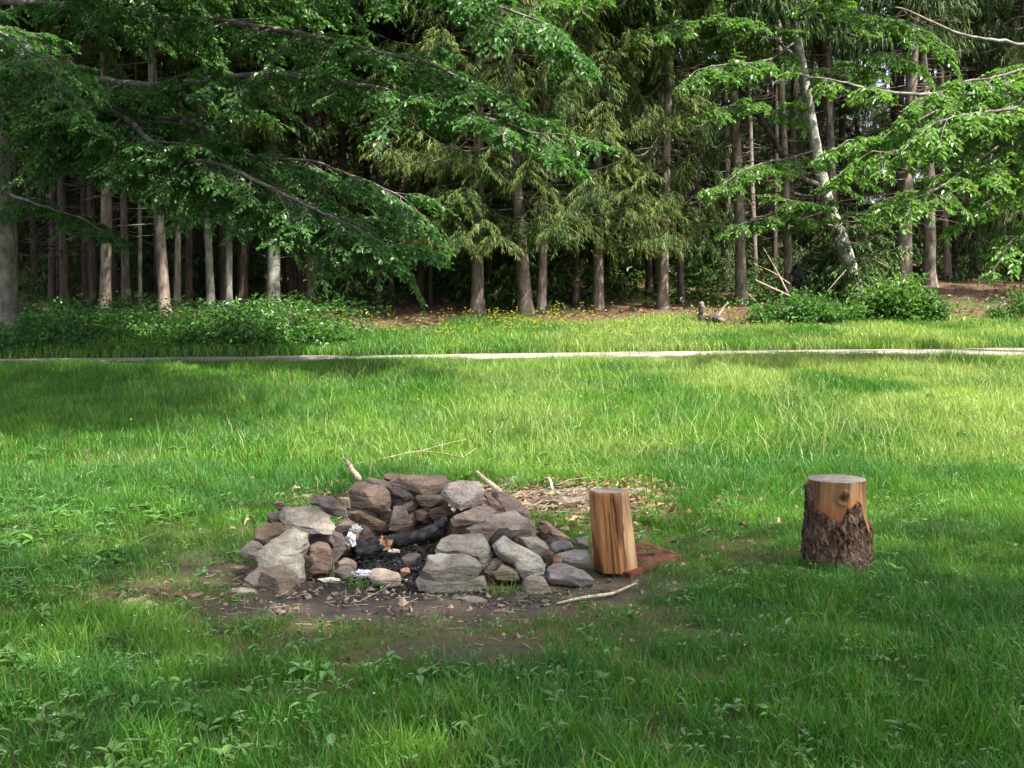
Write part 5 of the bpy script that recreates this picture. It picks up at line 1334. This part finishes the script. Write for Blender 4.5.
# ------------------------------------------------------------------ shrubs and undergrowth
def shrub(px, py, w_px, h_px, n, c, label, seed, leafL=.085, D=None, group='shrubs along the forest edge'):
    rg = rgn(seed); p = ground(px, py); k = p.y / F_PX; W, H = w_px * k / 2 * 1.12, h_px * k * .92; n = int(n * 1.5)
    root = empty('shrub', tuple(p)); tag(root, label, 'shrub', group)
    st = Soup(); s = Soup(); ns = max(5, n // 60)
    tips = []
    for q in range(ns):
        a = rg.random() * 6.28; r = rg.random() ** .6
        t_ = np.array([math.cos(a) * W * r, math.sin(a) * W * .7 * r, H * (1 - .6 * r * r) * rg.uniform(.45, 1.2)])
        b_ = np.array([t_[0] * .45, t_[1] * .45, -.05])
        st.tube([b_, (b_ + t_) / 2 + rg.normal(0, .05, 3), t_], [.012, .008, .003], 4, (1, 1, 1), 0, False); tips.append((b_, t_))
    i = rg.integers(ns, size=n); u = rg.uniform(.25, 1.02, n)[:, None]
    B = np.array([t[0] for t in tips])[i]; T = np.array([t[1] for t in tips])[i]
    P = B * (1 - u) + T * u + rg.normal(0, 1, (n, 3)) * np.array([.10, .10, .07]) * min(1.4, H + .3)
    P[:, 2] = np.maximum(P[:, 2], .02)
    k_ = rg.random(n) < .12 + sstep(.40, .56, fbm(P[:, 0] * 2.6, P[:, 1] * 2.6, P[:, 2] * 2.6 + seed, seed, 3)); P, B, T = P[k_], B[k_], T[k_]; n = len(P)
    D_ = (T - B) * [1, 1, .15] + rg.normal(0, .5, (n, 3)); N = np.array([0, 0, 1.0]) + rg.normal(0, .45, (n, 3))
    cc = np.array(c) * (.65 + .7 * rg.random((n, 1)))
    s.leaves(P, D_, N, leafL * (.6 + .8 * rg.random(n)), leafL * .6 * (.6 + .8 * rg.random(n)), cc, 0, .3, .25)
    obj('stem', st.mesh('stem', [M['limb']]), root); obj('foliage', s.mesh('foliage', [M['leaf']]), root)
DG, MG, LG = (.05, .135, .034), (.07, .17, .036), (.10, .205, .042)
shrub(262, 350, 130, 48, 5200, MG, 'widest dark green shrub mound on the bank left of centre', 201)
shrub(212, 349, 80, 26, 1900, MG, 'lower green shrub joined to the left of the widest mound', 202)
shrub(318, 349, 66, 24, 1500, MG, 'low light shrub at the right foot of the widest mound', 203)
shrub(140, 340, 80, 20, 1400, MG, 'low shrub on the left bank below the brown trunks', 204)
shrub(60, 344, 90, 24, 1700, DG, 'low dark shrub right of the big pale maple trunk', 205)
shrub(15, 352, 60, 18, 900, DG, 'dark low shrub at the foot of the big pale maple trunk', 206)
shrub(815, 322, 96, 30, 2300, MG, 'green shrub at the foot of the leaning grey tree', 207)
shrub(775, 322, 56, 22, 1200, MG, 'low shrub left of the leaning grey tree below the black burl', 208)
shrub(893, 320, 76, 54, 2600, LG, 'tall bright leafy shrub right of the leaning grey tree', 209, .1)
shrub(928, 322, 40, 34, 1000, MG, 'smaller shrub at the left edge of the forest track', 210)
shrub(1018, 322, 50, 34, 1000, MG, 'shrub at the right edge of the picture by the forest track', 211)
shrub(850, 300, 60, 40, 1300, DG, 'dark shrub behind the foot of the leaning grey tree', 212)

def undergrowth():
    rg = rgn(301); s = Soup()
    def layer(n, y0, y1, h0, h1, l, cols, dens):
        y = rg.uniform(y0, y1, n); x = rg.uniform(-1, 1, n) * (y * .5 + 2)
        k = rg.random(n) < dens(x, y); x, y = x[k], y[k]; n = len(x)
        h = h0 + (h1 - h0) * rg.random(n) * sstep(.3, .65, fbm(x * .8, y * .8, 0, 33, 3))
        P = np.stack([x, y, tz(x, y) + h], -1)
        D = rg.normal(0, 1, (n, 3)) * [1, 1, .4]; N = np.array([0, 0, 1.0]) + rg.normal(0, .4, (n, 3))
        c = np.array(cols)[rg.integers(len(cols), size=n)] * (.65 + .7 * rg.random((n, 1)))
        s.leaves(P, D, N, l * (.6 + .8 * rg.random(n)), l * .6 * (.6 + .8 * rg.random(n)), c, 0, .3, .25)
    lf = lambda x, y: (sstep(-2.2, -4.4, x) * (np.abs(y - path_y(x)) > .9) * (y > path_y(x)))
    layer(42000, 17.5, 26, .06, .5, .085, [DG, MG, DG], lf)
    fl = lambda x, y: sstep(.42, .6, fbm(x * .45, y * .45, 0, 91, 3)) * (1 - sstep(8.2, 9.2, x - (y - 24) * .05) * sstep(14.5, 13, x))
    layer(22000, 26, 42, .05, .55, .13, [DG, MG, DG], fl)
    rt = lambda x, y: sstep(3.5, 5, x) * sstep(.4, .6, fbm(x * .9, y * .9, 0, 92, 3))
    layer(6000, 22.6, 26, .05, .35, .085, [MG, LG], rt)
    tag(obj('undergrowth', s.mesh('undergrowth', [M['leaf']])), 'leafy undergrowth covering the left bank and the forest floor', 'undergrowth', kind='stuff')
undergrowth()

# dead wood at the forest edge
b = ground(714, 326)
root = empty('dead_stump', tuple(b)); tag(root, 'grey rotten stump with a broken upright snag on the brown litter strip', 'stump')
def dead(name, pts, rad, m, seed):
    o = stick(name, pts, rad, m, None, None, None, 10, .16, seed); o.location = Vector(o.location) - Vector(root.location); o.parent = root
dead('snag', [b + Vector((-.2, .1, -.05)), b + Vector((-.22, .1, .25)), b + Vector((-.27, .12, .5))], [.12, .09, .05], M['greylog'], 21)
dead('root', [b + Vector((-.2, .1, .1)), b + Vector((0, -.1, .14)), b + Vector((.05, -.25, .1))], [.1, .11, .09], M['greylog'], 22)
dead('branch', [b + Vector((.02, 0, .1)), b + Vector((.15, .05, .3)), b + Vector((.3, .05, .5))], [.035, .03, .012], M['twig'], 23)
for k, (p, r, lab) in enumerate([
  ([(763,247,25.5),(775,268,25.4),(788,293,25.2)], [.012,.022,.03], 'bare pale stick leaning steeply against the trunk with the burl'),
  ([(752,263,25.6),(772,272,25.5),(790,284,25.3)], [.015,.018,.02], 'bare pale stick slanting below the steep one by the burl'),
  ([(755,280,25.3),(772,288,25.2),(790,296,25.1)], [.03,.035,.035], 'thickest pale fallen branch by the trunk with the burl'),
  ([(746,292,25.1),(756,301,25.0)], [.012,.015], 'short grey stick right of the straight reddish front trunk'),
  ([(826,293,25.2),(838,279,25.3),(846,270,25.4)], [.012,.015,.01], 'thin bare stick leaning left of the leaning grey tree')]):
    stick('stick', A(*p), [q_ * .7 for q_ in r], M['twig'], lab, 'stick', 'fallen sticks at the forest edge', 7, .1, 40 + k)
stick('log', [ground(683, 318) + Vector((0, .2, .05)), ground(715, 319) + Vector((0, .2, .06))], [.06, .05], M['greylog'], 'pale fallen log half buried in the brown litter strip', 'log', None, 10, .1, 60)

# ------------------------------------------------------------------ light
SUN_EL, SUN_AZ = 52.0, 125.0      # azimuth clockwise from +Y (north): sun to the right and behind the camera
w = bpy.data.worlds.new('World'); scene.world = w; w.use_nodes = True
nt = w.node_tree
sky = nt.nodes.new('ShaderNodeTexSky'); sky.sky_type = 'NISHITA'; sky.sun_disc = False
sky.sun_elevation = R(SUN_EL); sky.sun_rotation = R(SUN_AZ); sky.dust_density = 3.0
bg = nt.nodes['Background']; bg.inputs['Strength'].default_value = 0.14
hs = nt.nodes.new('ShaderNodeHueSaturation'); hs.inputs['Saturation'].default_value = 0.55    # hazy, half-clouded summer sky
nt.links.new(sky.outputs[0], hs.inputs['Color']); nt.links.new(hs.outputs[0], bg.inputs[0])
ld = bpy.data.lights.new('sun', 'SUN'); ld.energy = 5.0; ld.angle = R(0.9); ld.color = (1, .95, .86)
lo = bpy.data.objects.new('sun', ld); col.objects.link(lo)
sv = Vector((math.sin(R(SUN_AZ)) * math.cos(R(SUN_EL)), math.cos(R(SUN_AZ)) * math.cos(R(SUN_EL)), math.sin(R(SUN_EL))))
lo.rotation_euler = sv.to_track_quat('Z', 'Y').to_euler(); lo.location = sv * 60
vs = scene.view_settings
vs.view_transform = 'Standard'; vs.look = 'None'; vs.gamma = 1.0; vs.exposure = 1.6; vs.use_curve_mapping = False
scene.render.engine = 'CYCLES'
cy = scene.cycles
cy.max_bounces = 6; cy.diffuse_bounces = 4; cy.glossy_bounces = 2; cy.transmission_bounces = 4; cy.transparent_max_bounces = 4
cy.use_denoising = True
cy.caustics_reflective = False; cy.caustics_refractive = False
